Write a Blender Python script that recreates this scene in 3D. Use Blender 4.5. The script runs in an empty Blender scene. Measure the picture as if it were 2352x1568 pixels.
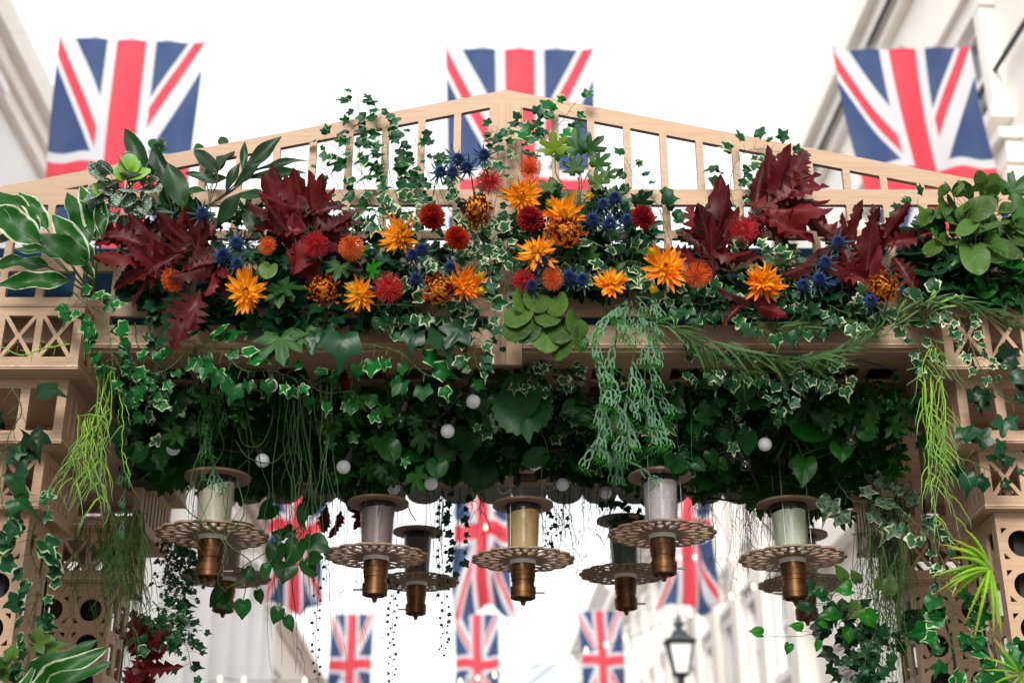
import bpy, math, random, zlib
import numpy as np
from mathutils import Vector, Matrix
R = math.radians
C = bpy.context.scene
COL = C.collection
# ---------------------------------------------------------------- camera, sky, sun, exposure
TH = R(23.2); CT, ST = math.cos(TH), math.sin(TH); CZ = 1.6
F = 48.0 / 36.0 * 2352
cd = bpy.data.cameras.new('camera'); cam = bpy.data.objects.new('camera', cd); COL.objects.link(cam)
cd.lens = 48; cd.sensor_width = 36; cd.clip_end = 3000; cd.clip_start = 0.05
cam.location = (0, 0, CZ); cam.rotation_euler = (math.pi / 2 + TH, 0, 0)
cd.dof.use_dof = True; cd.dof.focus_distance = 4.45; cd.dof.aperture_fstop = 2.2; cd.dof.aperture_blades = 0
C.camera = cam
W = bpy.data.worlds.new("World"); C.world = W; W.use_nodes = True
wn, wl = W.node_tree.nodes, W.node_tree.links
bg = wn['Background']
sky = wn.new('ShaderNodeTexSky'); sky.sky_type = 'NISHITA'; sky.sun_disc = False
sky.sun_elevation = R(30); sky.sun_rotation = R(170); sky.dust_density = 4; sky.air_density = 1.0
hs = wn.new('ShaderNodeHueSaturation'); hs.inputs['Saturation'].default_value = 0.12
ov = wn.new('ShaderNodeMix'); ov.data_type = 'RGBA'; ov.inputs[0].default_value = 0.72
ov.inputs[7].default_value = (9.6, 9.9, 10.2, 1)      # even white cloud cover over the sky texture
wl.new(sky.outputs[0], hs.inputs['Color']); wl.new(hs.outputs[0], ov.inputs[6]); wl.new(ov.outputs[2], bg.inputs[0])
bg.inputs[1].default_value = 0.092
sl = bpy.data.lights.new('sun', 'SUN'); sun = bpy.data.objects.new('sun', sl); COL.objects.link(sun)
sl.energy = 2.0; sl.angle = R(22); sl.color = (1, .96, .9)
sun.rotation_euler = (R(60), 0, R(-10))
C.view_settings.view_transform = 'Standard'; C.view_settings.look = 'None'
C.view_settings.gamma = 1; C.view_settings.exposure = 0.98
C.cycles.max_bounces = 7; C.cycles.transparent_max_bounces = 12

# ---------------------------------------------------------------- pixel <-> place (picture 2352 x 1568)
def at(x, y, Y):
    a = (x - 1176) / F; b = (784 - y) / F
    d = Vector((a, CT - ST * b, ST + CT * b))
    return Vector((0, 0, CZ)) + d * (Y / d.y)
def zat(y, Y): return at(1176, y, Y).z
def proj(p):
    z = p[2] - CZ; d = p[1] * CT + z * ST
    return 1176 + F * p[0] / d, 784 - F * (z * CT - p[1] * ST) / d

# ---------------------------------------------------------------- naming
def tag(o, label=None, cat=None, group=None, kind=None):
    if label: o['label'] = label
    if cat: o['category'] = cat
    if group: o['group'] = group
    if kind: o['kind'] = kind
    return o
def empty(name, loc, label=None, cat=None, group=None, rz=0):
    o = bpy.data.objects.new(name, None); COL.objects.link(o); o.location = loc; o.rotation_euler.z = rz
    o.empty_display_size = .05
    return tag(o, label, cat, group)
def clone(o, parent=None):
    c = o.copy(); COL.objects.link(c); c.parent = parent
    for ch in KIDS.get(o.name, []):
        KIDS.setdefault(c.name, []).append(clone(ch, c))
    return c
KIDS = {}

# ---------------------------------------------------------------- mesh builder
class MB:
    def __init__(s, org=(0, 0, 0)):
        s.v = []; s.f = []; s.e = []; s.t = []; s.r = []; s.mi = []; s.n = 0; s.org = np.array(org, float); s.uv = None
    def add(s, verts, faces, e=None, t=None, r=0.5, m=0):
        verts = np.asarray(verts, float)
        k = len(verts); s.v.append(verts - s.org); n = s.n
        s.f.extend([tuple(i + n for i in f) for f in faces]); s.mi.extend([m] * len(faces))
        s.e.append(np.zeros(k) if e is None else e); s.t.append(np.zeros(k) if t is None else t)
        s.r.append(np.full(k, r)); s.n += k
        return s
    def box(s, a, b, r=.5, m=0):
        x0, y0, z0 = a; x1, y1, z1 = b
        v = [(x0, y0, z0), (x1, y0, z0), (x1, y1, z0), (x0, y1, z0), (x0, y0, z1), (x1, y0, z1), (x1, y1, z1), (x0, y1, z1)]
        return s.add(v, [(0, 3, 2, 1), (4, 5, 6, 7), (0, 1, 5, 4), (1, 2, 6, 5), (2, 3, 7, 6), (3, 0, 4, 7)], r=r, m=m)
    def tube(s, pts, rad, n=5, r=.5, m=0, cap=True):
        pts = [Vector(p) for p in pts]; L = len(pts); V = []; T = []
        if not hasattr(rad, '__len__'): rad = [rad] * L
        up = Vector((.31, .17, .93))
        for i, p in enumerate(pts):
            d = (pts[min(i + 1, L - 1)] - pts[max(i - 1, 0)])
            d = d.normalized() if d.length > 1e-9 else Vector((0, 0, 1))
            a = d.cross(up);
            if a.length < 1e-3: a = d.cross(Vector((1, 0, 0)))
            a.normalize(); b = d.cross(a)
            for k in range(n):
                w = 2 * math.pi * k / n
                V.append(p + (a * math.cos(w) + b * math.sin(w)) * rad[i]); T.append(i / max(1, L - 1))
        fs = [(i * n + k, i * n + (k + 1) % n, (i + 1) * n + (k + 1) % n, (i + 1) * n + k) for i in range(L - 1) for k in range(n)]
        if cap: fs += [tuple(range(n))[::-1], tuple((L - 1) * n + k for k in range(n))]
        return s.add(V, fs, t=np.array(T), r=r, m=m)
    def lathe(s, prof, c=(0, 0, 0), n=24, axis=None, r=.5, m=0):
        c = Vector(c); M = Matrix.Identity(3) if axis is None else Vector((0, 0, 1)).rotation_difference(Vector(axis)).to_matrix()
        V = []; 
        for (rr, z) in prof:
            for k in range(n):
                w = 2 * math.pi * k / n
                V.append(c + M @ Vector((rr * math.cos(w), rr * math.sin(w), z)))
        L = len(prof)
        fs = [(i * n + k, i * n + (k + 1) % n, (i + 1) * n + (k + 1) % n, (i + 1) * n + k) for i in range(L - 1) for k in range(n)]
        return s.add(V, fs, r=r, m=m)
    def inst(s, tm, M3, p, r=.5, m=0):
        v = tm['v'] @ M3.T + p
        k = len(v); n = s.n; s.v.append(v - s.org); s.f.extend((tm['f'] + n).tolist()); s.mi.extend([m] * len(tm['f']))
        s.e.append(tm['e']); s.t.append(tm['t']); s.r.append(np.full(k, r)); s.n += k
    def build(s, name, mat, parent=None, smooth=False, auto=None):
        me = bpy.data.meshes.new(name)
        V = np.concatenate(s.v) if s.v else np.zeros((0, 3))
        fs = [tuple(dict.fromkeys(f)) for f in s.f]
        me.from_pydata(V.tolist(), [], fs)
        for nm, arr in (('edge', s.e), ('tip', s.t), ('rnd', s.r)):
            a = me.attributes.new(nm, 'FLOAT', 'POINT'); a.data.foreach_set('value', np.concatenate(arr).astype(np.float32))
        mats = mat if isinstance(mat, (list, tuple)) else [mat]
        for m in mats: me.materials.append(m)
        if len(mats) > 1: me.polygons.foreach_set('material_index', s.mi)
        if smooth: me.polygons.foreach_set('use_smooth', [True] * len(me.polygons))
        me.update()
        o = bpy.data.objects.new(name, me); COL.objects.link(o)
        if smooth and auto: 
            me.set_sharp_from_angle(angle=R(auto))
        if parent:
            o.parent = parent; KIDS.setdefault(parent.name, []).append(o)
        else: o.location = Vector(s.org)
        return o

# ---------------------------------------------------------------- materials
def nodes(name):
    m = bpy.data.materials.new(name); m.use_nodes = True
    nt = m.node_tree; return m, nt.nodes, nt.links, nt.nodes['Principled BSDF'], nt.nodes['Material Output']
def mth(nd, lk, op, a, b=None, clamp=False):
    n = nd.new('ShaderNodeMath'); n.operation = op; n.use_clamp = clamp
    for i, q in enumerate((a, b)):
        if q is None: continue
        if isinstance(q, (int, float)): n.inputs[i].default_value = q
        else: lk.new(q, n.inputs[i])
    return n.outputs[0]
def mix(nd, lk, f, a, b, mode='MIX'):
    n = nd.new('ShaderNodeMix'); n.data_type = 'RGBA'; n.blend_type = mode
    for i, q in ((0, f), (6, a), (7, b)):
        if isinstance(q, (int, float)): n.inputs[i].default_value = q
        elif isinstance(q, tuple): n.inputs[i].default_value = (*q, 1) if len(q) == 3 else q
        else: lk.new(q, n.inputs[i])
    return n.outputs[2]
def noise(nd, lk, scale, detail=4, vec=None, rough=.5):
    n = nd.new('ShaderNodeTexNoise'); n.inputs['Scale'].default_value = scale; n.inputs['Detail'].default_value = detail
    n.inputs['Roughness'].default_value = rough
    if vec is not None: lk.new(vec, n.inputs['Vector'])
    return n.outputs[0]
def coords(nd, lk, scale=(1, 1, 1), kind='Object'):
    t = nd.new('ShaderNodeTexCoord'); mp = nd.new('ShaderNodeMapping'); mp.inputs['Scale'].default_value = scale
    lk.new(t.outputs[kind], mp.inputs[0]); return mp.outputs[0]
def ramp(nd, lk, f, a, b):
    n = nd.new('ShaderNodeMapRange'); n.inputs[1].default_value = a; n.inputs[2].default_value = b; n.clamp = True
    lk.new(f, n.inputs[0]); return n.outputs[0]
def attr(nd, name):
    n = nd.new('ShaderNodeAttribute'); n.attribute_name = name; return n.outputs['Fac']
def bump(nd, lk, p, h, st, dist=.01):
    b = nd.new('ShaderNodeBump'); b.inputs['Strength'].default_value = st; b.inputs['Distance'].default_value = dist
    lk.new(h, b.inputs['Height']); lk.new(b.outputs[0], p.inputs['Normal'])

def simple(name, col, rough=.6, metal=0, nz=0.15, sc=12, spec=.5, bmp=0, emit=None):
    m, nd, lk, p, o = nodes(name)
    n = noise(nd, lk, sc, 5, coords(nd, lk))
    f = ramp(nd, lk, n, .3, .7)
    lk.new(mix(nd, lk, f, tuple(c * (1 - nz) for c in col), tuple(min(1, c * (1 + nz)) for c in col)), p.inputs['Base Color'])
    p.inputs['Roughness'].default_value = rough; p.inputs['Metallic'].default_value = metal
    p.inputs['Specular IOR Level'].default_value = spec
    if bmp: bump(nd, lk, p, n, bmp)
    if emit: p.inputs['Emission Color'].default_value = (*emit[0], 1); p.inputs['Emission Strength'].default_value = emit[1]
    return m
def wood(name, col, grain=(1.2, 22, 22)):
    m, nd, lk, p, o = nodes(name)
    v = coords(nd, lk, grain)
    g = noise(nd, lk, 3.2, 6, v, .62); g2 = noise(nd, lk, 1.1, 3, coords(nd, lk, (1, 5, 5)))
    kn = nd.new('ShaderNodeTexVoronoi'); kn.inputs['Scale'].default_value = 3.1; lk.new(coords(nd, lk), kn.inputs['Vector'])
    k = ramp(nd, lk, kn.outputs['Distance'], .012, .05)
    c = mix(nd, lk, ramp(nd, lk, g, .35, .68), tuple(x * .83 for x in col), tuple(min(1, x * 1.08) for x in col))
    c = mix(nd, lk, mth(nd, lk, 'MULTIPLY', ramp(nd, lk, g2, .4, .75), .35), c, tuple(x * y for x, y in zip(col, (1.02, .84, .72))))
    c = mix(nd, lk, k, tuple(x * y for x, y in zip(col, (.55, .35, .25))), c)
    lk.new(c, p.inputs['Base Color']); p.inputs['Roughness'].default_value = .55; p.inputs['Specular IOR Level'].default_value = .35
    bump(nd, lk, p, g, .25, .002)
    return m

def leafmat(name, base, edge=None, ep=.78, tipc=None, tp=.6, rough=.42, trans=.22, mottle=None, vary=.4, under=None, vein=.35, sv=None, spec=.22, ovar=None, en=1.2):
    m, nd, lk, p, o = nodes(name)
    e = attr(nd, 'edge'); t = attr(nd, 'tip'); r = attr(nd, 'rnd')
    n = noise(nd, lk, 55, 3, coords(nd, lk)); nf = noise(nd, lk, 9, 2, coords(nd, lk))
    lo = tuple(c * (1 - vary) for c in base); hi = tuple(c * (1 + vary * 1.2) for c in base)
    c = mix(nd, lk, r, lo, hi)
    if ovar:
        oi = nd.new('ShaderNodeObjectInfo'); c = mix(nd, lk, mth(nd, lk, 'MULTIPLY', oi.outputs['Random'], .8), c, ovar)
    c = mix(nd, lk, mth(nd, lk, 'MULTIPLY', ramp(nd, lk, nf, .4, .7), .3), c, (base[0] * 1.7, base[1] * 1.25, base[2] * .7))
    if mottle:
        vo = nd.new('ShaderNodeTexVoronoi'); vo.feature = 'DISTANCE_TO_EDGE'; vo.inputs['Scale'].default_value = mottle[1]
        lk.new(coords(nd, lk), vo.inputs['Vector'])
        c = mix(nd, lk, mth(nd, lk, 'SUBTRACT', 1, ramp(nd, lk, vo.outputs[0], mottle[2], mottle[2] + .1)), c, mottle[0])
    c = mix(nd, lk, mth(nd, lk, 'MULTIPLY', mth(nd, lk, 'SUBTRACT', 1, ramp(nd, lk, e, .0, .09)), vein), c, tuple(min(1, x * 2.2 + .02) for x in base))
    if sv:
        fr = mth(nd, lk, 'FRACT', mth(nd, lk, 'SUBTRACT', mth(nd, lk, 'MULTIPLY', t, sv[0]), mth(nd, lk, 'MULTIPLY', e, sv[1])))
        vl = mth(nd, lk, 'MULTIPLY', mth(nd, lk, 'GREATER_THAN', mth(nd, lk, 'ABSOLUTE', mth(nd, lk, 'SUBTRACT', fr, .5)), .43), sv[2])
        c = mix(nd, lk, vl, c, tuple(min(1, x * 2.0 + .015) for x in base))
    if edge:
        ee = mth(nd, lk, 'ADD', e, mth(nd, lk, 'MULTIPLY', mth(nd, lk, 'SUBTRACT', noise(nd, lk, 34, 2, coords(nd, lk)), .5), en))
        ee = mth(nd, lk, 'ADD', ee, mth(nd, lk, 'MULTIPLY', mth(nd, lk, 'SUBTRACT', r, .62), .28))
        c = mix(nd, lk, ramp(nd, lk, ee, ep, ep + .1), c, edge)
    if tipc: c = mix(nd, lk, ramp(nd, lk, t, tp - .15, tp + .25), c, tipc)
    if under:
        g = nd.new('ShaderNodeNewGeometry'); c = mix(nd, lk, g.outputs['Backfacing'], c, under)
    lk.new(c, p.inputs['Base Color']); p.inputs['Roughness'].default_value = rough
    p.inputs['Specular IOR Level'].default_value = spec
    bump(nd, lk, p, n, .35, .0015)
    tr = nd.new('ShaderNodeBsdfTranslucent'); lk.new(c, tr.inputs[0]); mx = nd.new('ShaderNodeMixShader'); mx.inputs[0].default_value = trans
    lk.new(p.outputs[0], mx.inputs[1]); lk.new(tr.outputs[0], mx.inputs[2]); lk.new(mx.outputs[0], o.inputs[0])
    return m

def flagmat():
    m, nd, lk, p, o = nodes('flag_cloth')
    uv = nd.new('ShaderNodeUVMap'); uv.uv_map = 'UVMap'; sp = nd.new('ShaderNodeSeparateXYZ'); lk.new(uv.outputs[0], sp.inputs[0])
    A = lambda op, a, b=None: mth(nd, lk, op, a, b)
    RT = 2.1
    x = A('SUBTRACT', sp.outputs[0], .5); y = A('MULTIPLY', A('SUBTRACT', sp.outputs[1], .5), RT)   # y up
    L = math.hypot(1, RT)
    # diagonals in the (short=1, long=RT) rectangle ; TL-BR : x/.5 = -y/(RT/2)
    d1 = A('DIVIDE', A('ADD', A('MULTIPLY', x, RT), y), L)      # >0 upper right of the TL-BR line
    d2 = A('DIVIDE', A('SUBTRACT', A('MULTIPLY', x, RT), y), L) # >0 lower right of the TR-BL line
    sy = A('SIGN', y)
    s1 = A('MULTIPLY', d1, A('MULTIPLY', sy, -1.0))  # top: red on lower-left -> d1<0 -> s1>0
    s2 = A('MULTIPLY', d2, A('MULTIPLY', sy, -1.0))  # top: red on upper-left -> d2<0 -> s2>0
    wh = A('MAXIMUM', A('LESS_THAN', A('ABSOLUTE', d1), .1), A('LESS_THAN', A('ABSOLUTE', d2), .1))
    top1 = A('LESS_THAN', A('MULTIPLY', x, sy), 0)   # TL and BR quadrants
    def band(s): return A('MULTIPLY', A('GREATER_THAN', s, 0), A('LESS_THAN', s, .0667))
    rd = A('ADD', A('MULTIPLY', band(s1), top1), A('MULTIPLY', band(s2), A('SUBTRACT', 1, top1)))
    ax = A('ABSOLUTE', x); ay = A('ABSOLUTE', y)
    mn = A('MINIMUM', ax, ay)
    cw = A('LESS_THAN', mn, 1 / 6); cr = A('LESS_THAN', mn, .1)
    blue, white, red = (.014, .055, .19), (.76, .77, .80), (.84, .035, .07)
    c = mix(nd, lk, wh, blue, white); c = mix(nd, lk, rd, c, red); c = mix(nd, lk, cw, c, white); c = mix(nd, lk, cr, c, red)
    nn = noise(nd, lk, 3, 4, coords(nd, lk, (1, 1, .4)))
    c = mix(nd, lk, mth(nd, lk, 'MULTIPLY', nn, .18), c, (.6, .6, .62))
    lk.new(c, p.inputs['Base Color']); p.inputs['Roughness'].default_value = .8; p.inputs['Specular IOR Level'].default_value = .2
    tr = nd.new('ShaderNodeBsdfTranslucent'); lk.new(c, tr.inputs[0]); mx = nd.new('ShaderNodeMixShader'); mx.inputs[0].default_value = .58
    lk.new(p.outputs[0], mx.inputs[1]); lk.new(tr.outputs[0], mx.inputs[2]); lk.new(mx.outputs[0], o.inputs[0])
    return m
def glassmat():
    m, nd, lk, p, o = nodes('clear_glass')
    t = nd.new('ShaderNodeBsdfTransparent'); t.inputs[0].default_value = (.93, .95, .95, 1)
    g = nd.new('ShaderNodeBsdfGlossy'); g.inputs['Roughness'].default_value = .04
    lw = nd.new('ShaderNodeLayerWeight'); fw = mth(nd, lk, 'POWER', lw.outputs['Facing'], 3.0)
    sm = noise(nd, lk, 30, 3, coords(nd, lk)); f = mth(nd, lk, 'ADD', mth(nd, lk, 'MULTIPLY', fw, .55), mth(nd, lk, 'ADD', .03, mth(nd, lk, 'MULTIPLY', ramp(nd, lk, sm, .5, .8), .07)), True)
    mx = nd.new('ShaderNodeMixShader'); lk.new(f, mx.inputs[0]); lk.new(t.outputs[0], mx.inputs[1]); lk.new(g.outputs[0], mx.inputs[2])
    lk.new(mx.outputs[0], o.inputs[0]); return m

M = {}
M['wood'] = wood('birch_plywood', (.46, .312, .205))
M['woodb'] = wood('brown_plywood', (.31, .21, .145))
M['woodv'] = wood('birch_plywood_upright', (.46, .312, .205), (22, 22, 1.2))
M['ply'] = simple('plywood_edge', (.62, .46, .31), .7, nz=.25, sc=60)
M['plyd'] = simple('plywood_dark_layer', (.22, .10, .06), .7, nz=.2, sc=60)
M['blue'] = simple('blue_sheet', (.002, .035, .08), .75, nz=.35, sc=6, spec=.15)
M['dark'] = simple('dark_inner_box', (.02, .018, .016), .8)
M['black'] = simple('black_rubber', (.008, .008, .009), .45)
M['white'] = simple('white_globe', (.84, .87, .92), .18, nz=.02)
M['glass'] = glassmat()
M['brass'] = simple('aged_brass', (.15, .070, .030), .38, metal=.85, nz=.5, sc=18)
M['steel'] = simple('dull_steel', (.25, .25, .26), .35, metal=.8)
M['ring'] = simple('white_collar', (.72, .70, .68), .5, nz=.04)
M['ivy'] = leafmat('variegated_ivy', (.004, .058, .016), (.38, .52, .28), .90, vary=.45)
M['ivyw'] = leafmat('pale_variegated_ivy', (.009, .070, .022), (.50, .58, .34), .80, vary=.35)
M['ivyd'] = leafmat('dark_ivy', (.006, .040, .014), None, vary=.5, rough=.32)
M['ivyg'] = leafmat('green_edged_ivy', (.004, .090, .013), (.40, .60, .28), .93, vary=.45, rough=.35)
M['maple'] = leafmat('maple_leaf', (.014, .066, .008), None, vary=.45, trans=.3, sv=(6, 1.4, .35))
M['lime'] = leafmat('lime_maple_leaf', (.16, .26, .018), None, vary=.2, trans=.4)
M['heart'] = leafmat('heart_leaf', (.007, .056, .010), None, vary=.5, rough=.33, vein=.5, sv=(7, 1.5, .35))
M['heartl'] = leafmat('fresh_heart_leaf', (.012, .115, .007), None, vary=.4, rough=.35, trans=.3, sv=(7, 1.5, .35))
M['euca'] = leafmat('soft_green_round_leaf', (.052, .115, .020), (.22, .16, .05), 1.25, vary=.5, trans=.35, vein=.7, sv=(6, 1.3, .4))
M['hosta'] = leafmat('white_edged_leaf', (.008, .080, .005), (.62, .70, .50), .80, vary=.35, rough=.38, sv=(0, 5, .30), en=.35)
M['fitt'] = leafmat('white_veined_leaf', (.012, .055, .02), (.38, .50, .36), 1.25, vary=.3, mottle=((.50, .60, .50), 110, .03))
M['laurel'] = leafmat('laurel_leaf', (.006, .032, .008), None, vary=.5, rough=.36, trans=.2, vein=.6, sv=(14, 1.6, .4))
M['oak'] = leafmat('red_oak_leaf', (.080, .004, .006), None, vary=.75, trans=.35, rough=.45, spec=.28, under=(.20, .030, .048), vein=.6, sv=(9, 1.6, .35))
M['stag'] = leafmat('staghorn_frond', (.075, .165, .100), None, tipc=(.06, .42, .02), tp=.72, vary=.35, rough=.5)
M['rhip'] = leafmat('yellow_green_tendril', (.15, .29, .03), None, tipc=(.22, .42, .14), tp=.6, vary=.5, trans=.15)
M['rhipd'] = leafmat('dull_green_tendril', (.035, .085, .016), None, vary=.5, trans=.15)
M['grass'] = leafmat('narrow_green_leaf', (.035, .085, .020), (.16, .28, .10), .9, vary=.5)
M['aloe'] = leafmat('lime_aloe', (.15, .31, .018), None, tipc=(.50, .16, .02), tp=.85, vary=.3, trans=.3)
M['stem'] = leafmat('plant_stem', (.045, .075, .022), None, vary=.4, trans=.05)
M['twig'] = leafmat('dark_twig', (.035, .030, .016), None, vary=.4, trans=.05)
M['dahlia'] = leafmat('orange_petal', (.86, .26, .012), None, ovar=(.90, .42, .015), tipc=(.80, .17, .02), tp=.9, vary=.25, trans=.4, rough=.6, vein=.15)
M['dahliay'] = leafmat('amber_petal', (.90, .42, .015), None, ovar=(.92, .55, .03), tipc=(.86, .27, .012), tp=.85, vary=.25, trans=.4, rough=.6, vein=.15)
M['dcent'] = leafmat('yellow_petal', (.72, .36, .02), None, vary=.25, trans=.3, rough=.6)
M['pin'] = leafmat('orange_filament', (.75, .12, .02), None, tipc=(.75, .16, .04), tp=.8, vary=.4, trans=.2, rough=.5)
M['pinr'] = leafmat('red_filament', (.42, .014, .022), None, tipc=(.45, .05, .06), tp=.8, vary=.4, trans=.2, rough=.5)
M['pinh'] = leafmat('filament_heart', (.32, .03, .014), None, vary=.3, trans=.1)
M['pom'] = leafmat('crimson_petal', (.24, .008, .016), None, tipc=(.36, .02, .02), tp=.7, vary=.4, trans=.2, rough=.6)
M['pomo'] = leafmat('rust_petal', (.40, .022, .010), None, tipc=(.52, .045, .014), tp=.7, vary=.4, trans=.2, rough=.6)
M['mum'] = leafmat('bronze_petal', (.24, .022, .008), None, tipc=(.70, .27, .02), tp=.72, vary=.4, trans=.2, rough=.55)
M['thist'] = leafmat('blue_thistle', (.012, .032, .115), None, tipc=(.025, .06, .17), tp=.8, vary=.5, trans=.1, rough=.6)
M['bract'] = leafmat('blue_grey_bract', (.025, .06, .075), None, vary=.5, trans=.1)
M['thc'] = leafmat('thistle_eye', (.20, .28, .04), None, vary=.3)
M['budy'] = leafmat('yellow_bud', (.68, .47, .02), None, vary=.25, trans=.3)
M['marble'] = leafmat('marbled_ivy', (.025, .06, .03), (.40, .44, .26), .90, vary=.3, mottle=((.10, .16, .10), 45, .06))
M['flag'] = flagmat()

# ---------------------------------------------------------------- leaf templates
def strip(w, n=8, cols=(-1, -.82, -.4, 0, .4, .82, 1), fold=.25, droop=.18, wave=0, wf=9, curl=0):
    V = []; E = []; T = []
    for i in range(n + 1):
        t = i / n; ww = w(t)
        for s in cols:
            x = s * ww; z = fold * abs(x) - droop * t * t + wave * math.sin(t * wf + (2 if s < 0 else 0)) * abs(s) * ww * 2 - curl * abs(s) ** 3 * ww
            V.append((x, t, z)); E.append(abs(s)); T.append(t)
    m = len(cols)
    f = [(i * m + j, i * m + j + 1, (i + 1) * m + j + 1, (i + 1) * m + j) for i in range(n) for j in range(m - 1)]
    return dict(v=np.array(V), f=np.array(f), e=np.array(E), t=np.array(T))
def polar(tips, rings=(0, .45, .8, 1), cup=.18, cy=.42, sub=1, base=.3, sag=.1, rag=0, seed=1):
    """tips: list of (angle from the tip direction, radius) over 0..180, mirrored"""
    rn = random.Random(seed)
    A = []
    for k in range(len(tips) - 1):
        a0, r0 = tips[k]; a1, r1 = tips[k + 1]
        for q in range(sub):
            u = q / sub; A.append((a0 + (a1 - a0) * u, r0 + (r1 - r0) * u))
    A.append(tips[-1])
    full = A + [(360 - a, r) for a, r in A[-2:0:-1]]
    full = [(a, r * (1 + rag * rn.uniform(-1, 1))) for a, r in full]
    n = len(full); V = [(0, cy, 0)]; E = [0]; T = [.5]; fs = []
    for q in rings[1:]:
        for a, r in full:
            w = R(a); x = math.sin(w) * r * q * .5; y = math.cos(w) * r * q * .55
            z = cup * (abs(x) * .9) + .05 * math.cos(w * 3) * q * q - sag * max(0, y) ** 2 * 2 - cup * .5 * q * q * r * r * .4
            V.append((x, cy + y, z)); E.append(q if q < 1 else 1); T.append(min(1, max(0, cy + y)))
    # triangles as degenerate-free quads list (pad: centre fan as tris)
    F4 = []
    for k in range(n):
        F4.append((0, 1 + k, 1 + (k + 1) % n, 0))
    for ri in range(1, len(rings) - 1):
        b0 = 1 + (ri - 1) * n; b1 = 1 + ri * n
        for k in range(n): F4.append((b0 + k, b1 + k, b1 + (k + 1) % n, b0 + (k + 1) % n))
    return dict(v=np.array(V, float), f=np.array(F4), e=np.array(E, float), t=np.array(T, float))
IVY = [(0, 1.08), (14, .78), (30, .50), (47, .70), (63, .92), (80, .62), (97, .46), (116, .58), (132, .66), (152, .50), (168, .40), (180, .24)]
IVYB = [(0, 1.1), (18, .86), (34, .66), (52, .84), (66, .95), (84, .74), (104, .66), (126, .72), (144, .66), (164, .50), (180, .28)]
MAPLE = [(0, 1.15), (8, .92), (14, .86), (24, .48), (33, .70), (40, .98), (47, .86), (56, .80), (66, .42), (78, .62), (88, .86), (96, .66), (108, .50), (126, .56), (140, .40), (160, .34), (180, .14)]
HEART = [(0, 1.12), (16, .90), (40, .80), (70, .80), (100, .80), (130, .78), (150, .74), (166, .62), (180, .42)]
ROUND = [(0, .98), (30, .95), (60, .92), (90, .92), (120, .93), (150, .9), (180, .72)]
T_ = dict(
    ivy=polar(IVY), ivyb=polar(IVYB, cup=.3, sag=.2), maple=polar(MAPLE, cup=.22, sag=.16, rag=.06), heart=polar(HEART, cup=.3, sag=.2, sub=2), round=polar(ROUND, cup=.28, sag=.12, sub=3),
    ivys=polar(IVY, rings=(0, .8, 1)),
    lance=strip(lambda t: .155 * math.sin(math.pi * min(1, t * .96 + .02)) ** .8 + .002, 9, droop=.22, fold=.3, wave=.12),
    hosta=strip(lambda t: .21 * (math.sin(math.pi * min(1, .03 + t * .97)) ** .75) * (1 - .35 * t) + .002, 11, cols=(-1, -.87, -.5, 0, .5, .87, 1), droop=.25, fold=.38, wave=.22, wf=12),
    narrow=strip(lambda t: .035 * math.sin(math.pi * (.08 + .92 * t)) + .002, 6, cols=(-1, 0, 1), droop=.35, fold=.4),
    serr=polar([(0, 1.1)] + [(a, .84 + (.06 if k % 2 else -.02)) for k, a in enumerate(range(12, 168, 9))] + [(170, .6), (180, .4)], cup=.3, sag=.2),
)
T_['laurel'] = strip(lambda t: .12 * math.sin(math.pi * min(1, t * .97 + .015)) ** .9 + .002, 9, droop=.18, fold=.35, wave=.15)
def oak():
    def w(t):
        lob = [0, .05, .08, .25, .09, .33, .11, .35, .12, .30, .10, .22, .05, .10, .0]
        x = t * (len(lob) - 1); i = min(int(x), len(lob) - 2); return lob[i] + (lob[i + 1] - lob[i]) * (x - i) + .004
    return strip(w, 28, cols=(-1, -.7, -.35, 0, .35, .7, 1), fold=.45, droop=.35, wave=.10, wf=8)
def oakb():
    rn = random.Random(5)
    tips = [0, .03, .09, .08, .15, .21, .17, .2, .29, .20, .22, .31, .20, .22, .27, .16, .17, .18, .10, .10, .06, .0]
    def w(t):
        x = t * (len(tips) - 1); i = min(int(x), len(tips) - 2); return tips[i] + (tips[i + 1] - tips[i]) * (x - i) + .004
    return strip(w, 42, cols=(-1, -.7, -.35, 0, .35, .7, 1), fold=-.5, droop=-.15, wave=.12, wf=10)
T_['oak'] = oak(); T_['oakb'] = oakb()
def stag():
    V = []; Fq = []; T = []
    def br(p, a0, a1, ln, w, d, tt):
        k = len(V); N_ = 4; w2 = w * .74 if d < 3 else w * .25; q = p
        for i in range(N_ + 1):
            u = i / N_; ang = a0 + (a1 - a0) * u
            if i: q = q + Vector((math.sin(ang), math.cos(ang), 0)) * (ln / N_)
            n = Vector((math.cos(ang), -math.sin(ang), 0)); ww = w + (w2 - w) * u; t = min(1, tt + u * .23); zc = .22 * math.sin(t * 2.6) + .04 * (-1) ** d * u
            V.append((q.x - n.x * ww, q.y - n.y * ww, zc)); V.append((q.x, q.y, zc + .3 * ww)); V.append((q.x + n.x * ww, q.y + n.y * ww, zc)); T.extend([t] * 3)
        for i in range(N_):
            z = k + i * 3; Fq.extend([(z, z + 1, z + 4, z + 3), (z + 1, z + 2, z + 5, z + 4)])
        if d < 3:
            sp = (.80, .62, .5)[d]; e2 = (-.12, .05, .75)[d]; l2 = ln * (1.0, .85, .42)[d]
            br(q, a1 - sp, a1 - e2, l2, w2 * .9, d + 1, tt + .25); br(q, a1 + sp, a1 + e2, l2 * .92, w2 * .9, d + 1, tt + .25)
    br(Vector((0, 0, 0)), 0, 0, .24, .030, 0, 0)
    return dict(v=np.array(V), f=np.array(Fq), e=np.full(len(V), .5), t=np.array(T))
T_['stag'] = stag()
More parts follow.
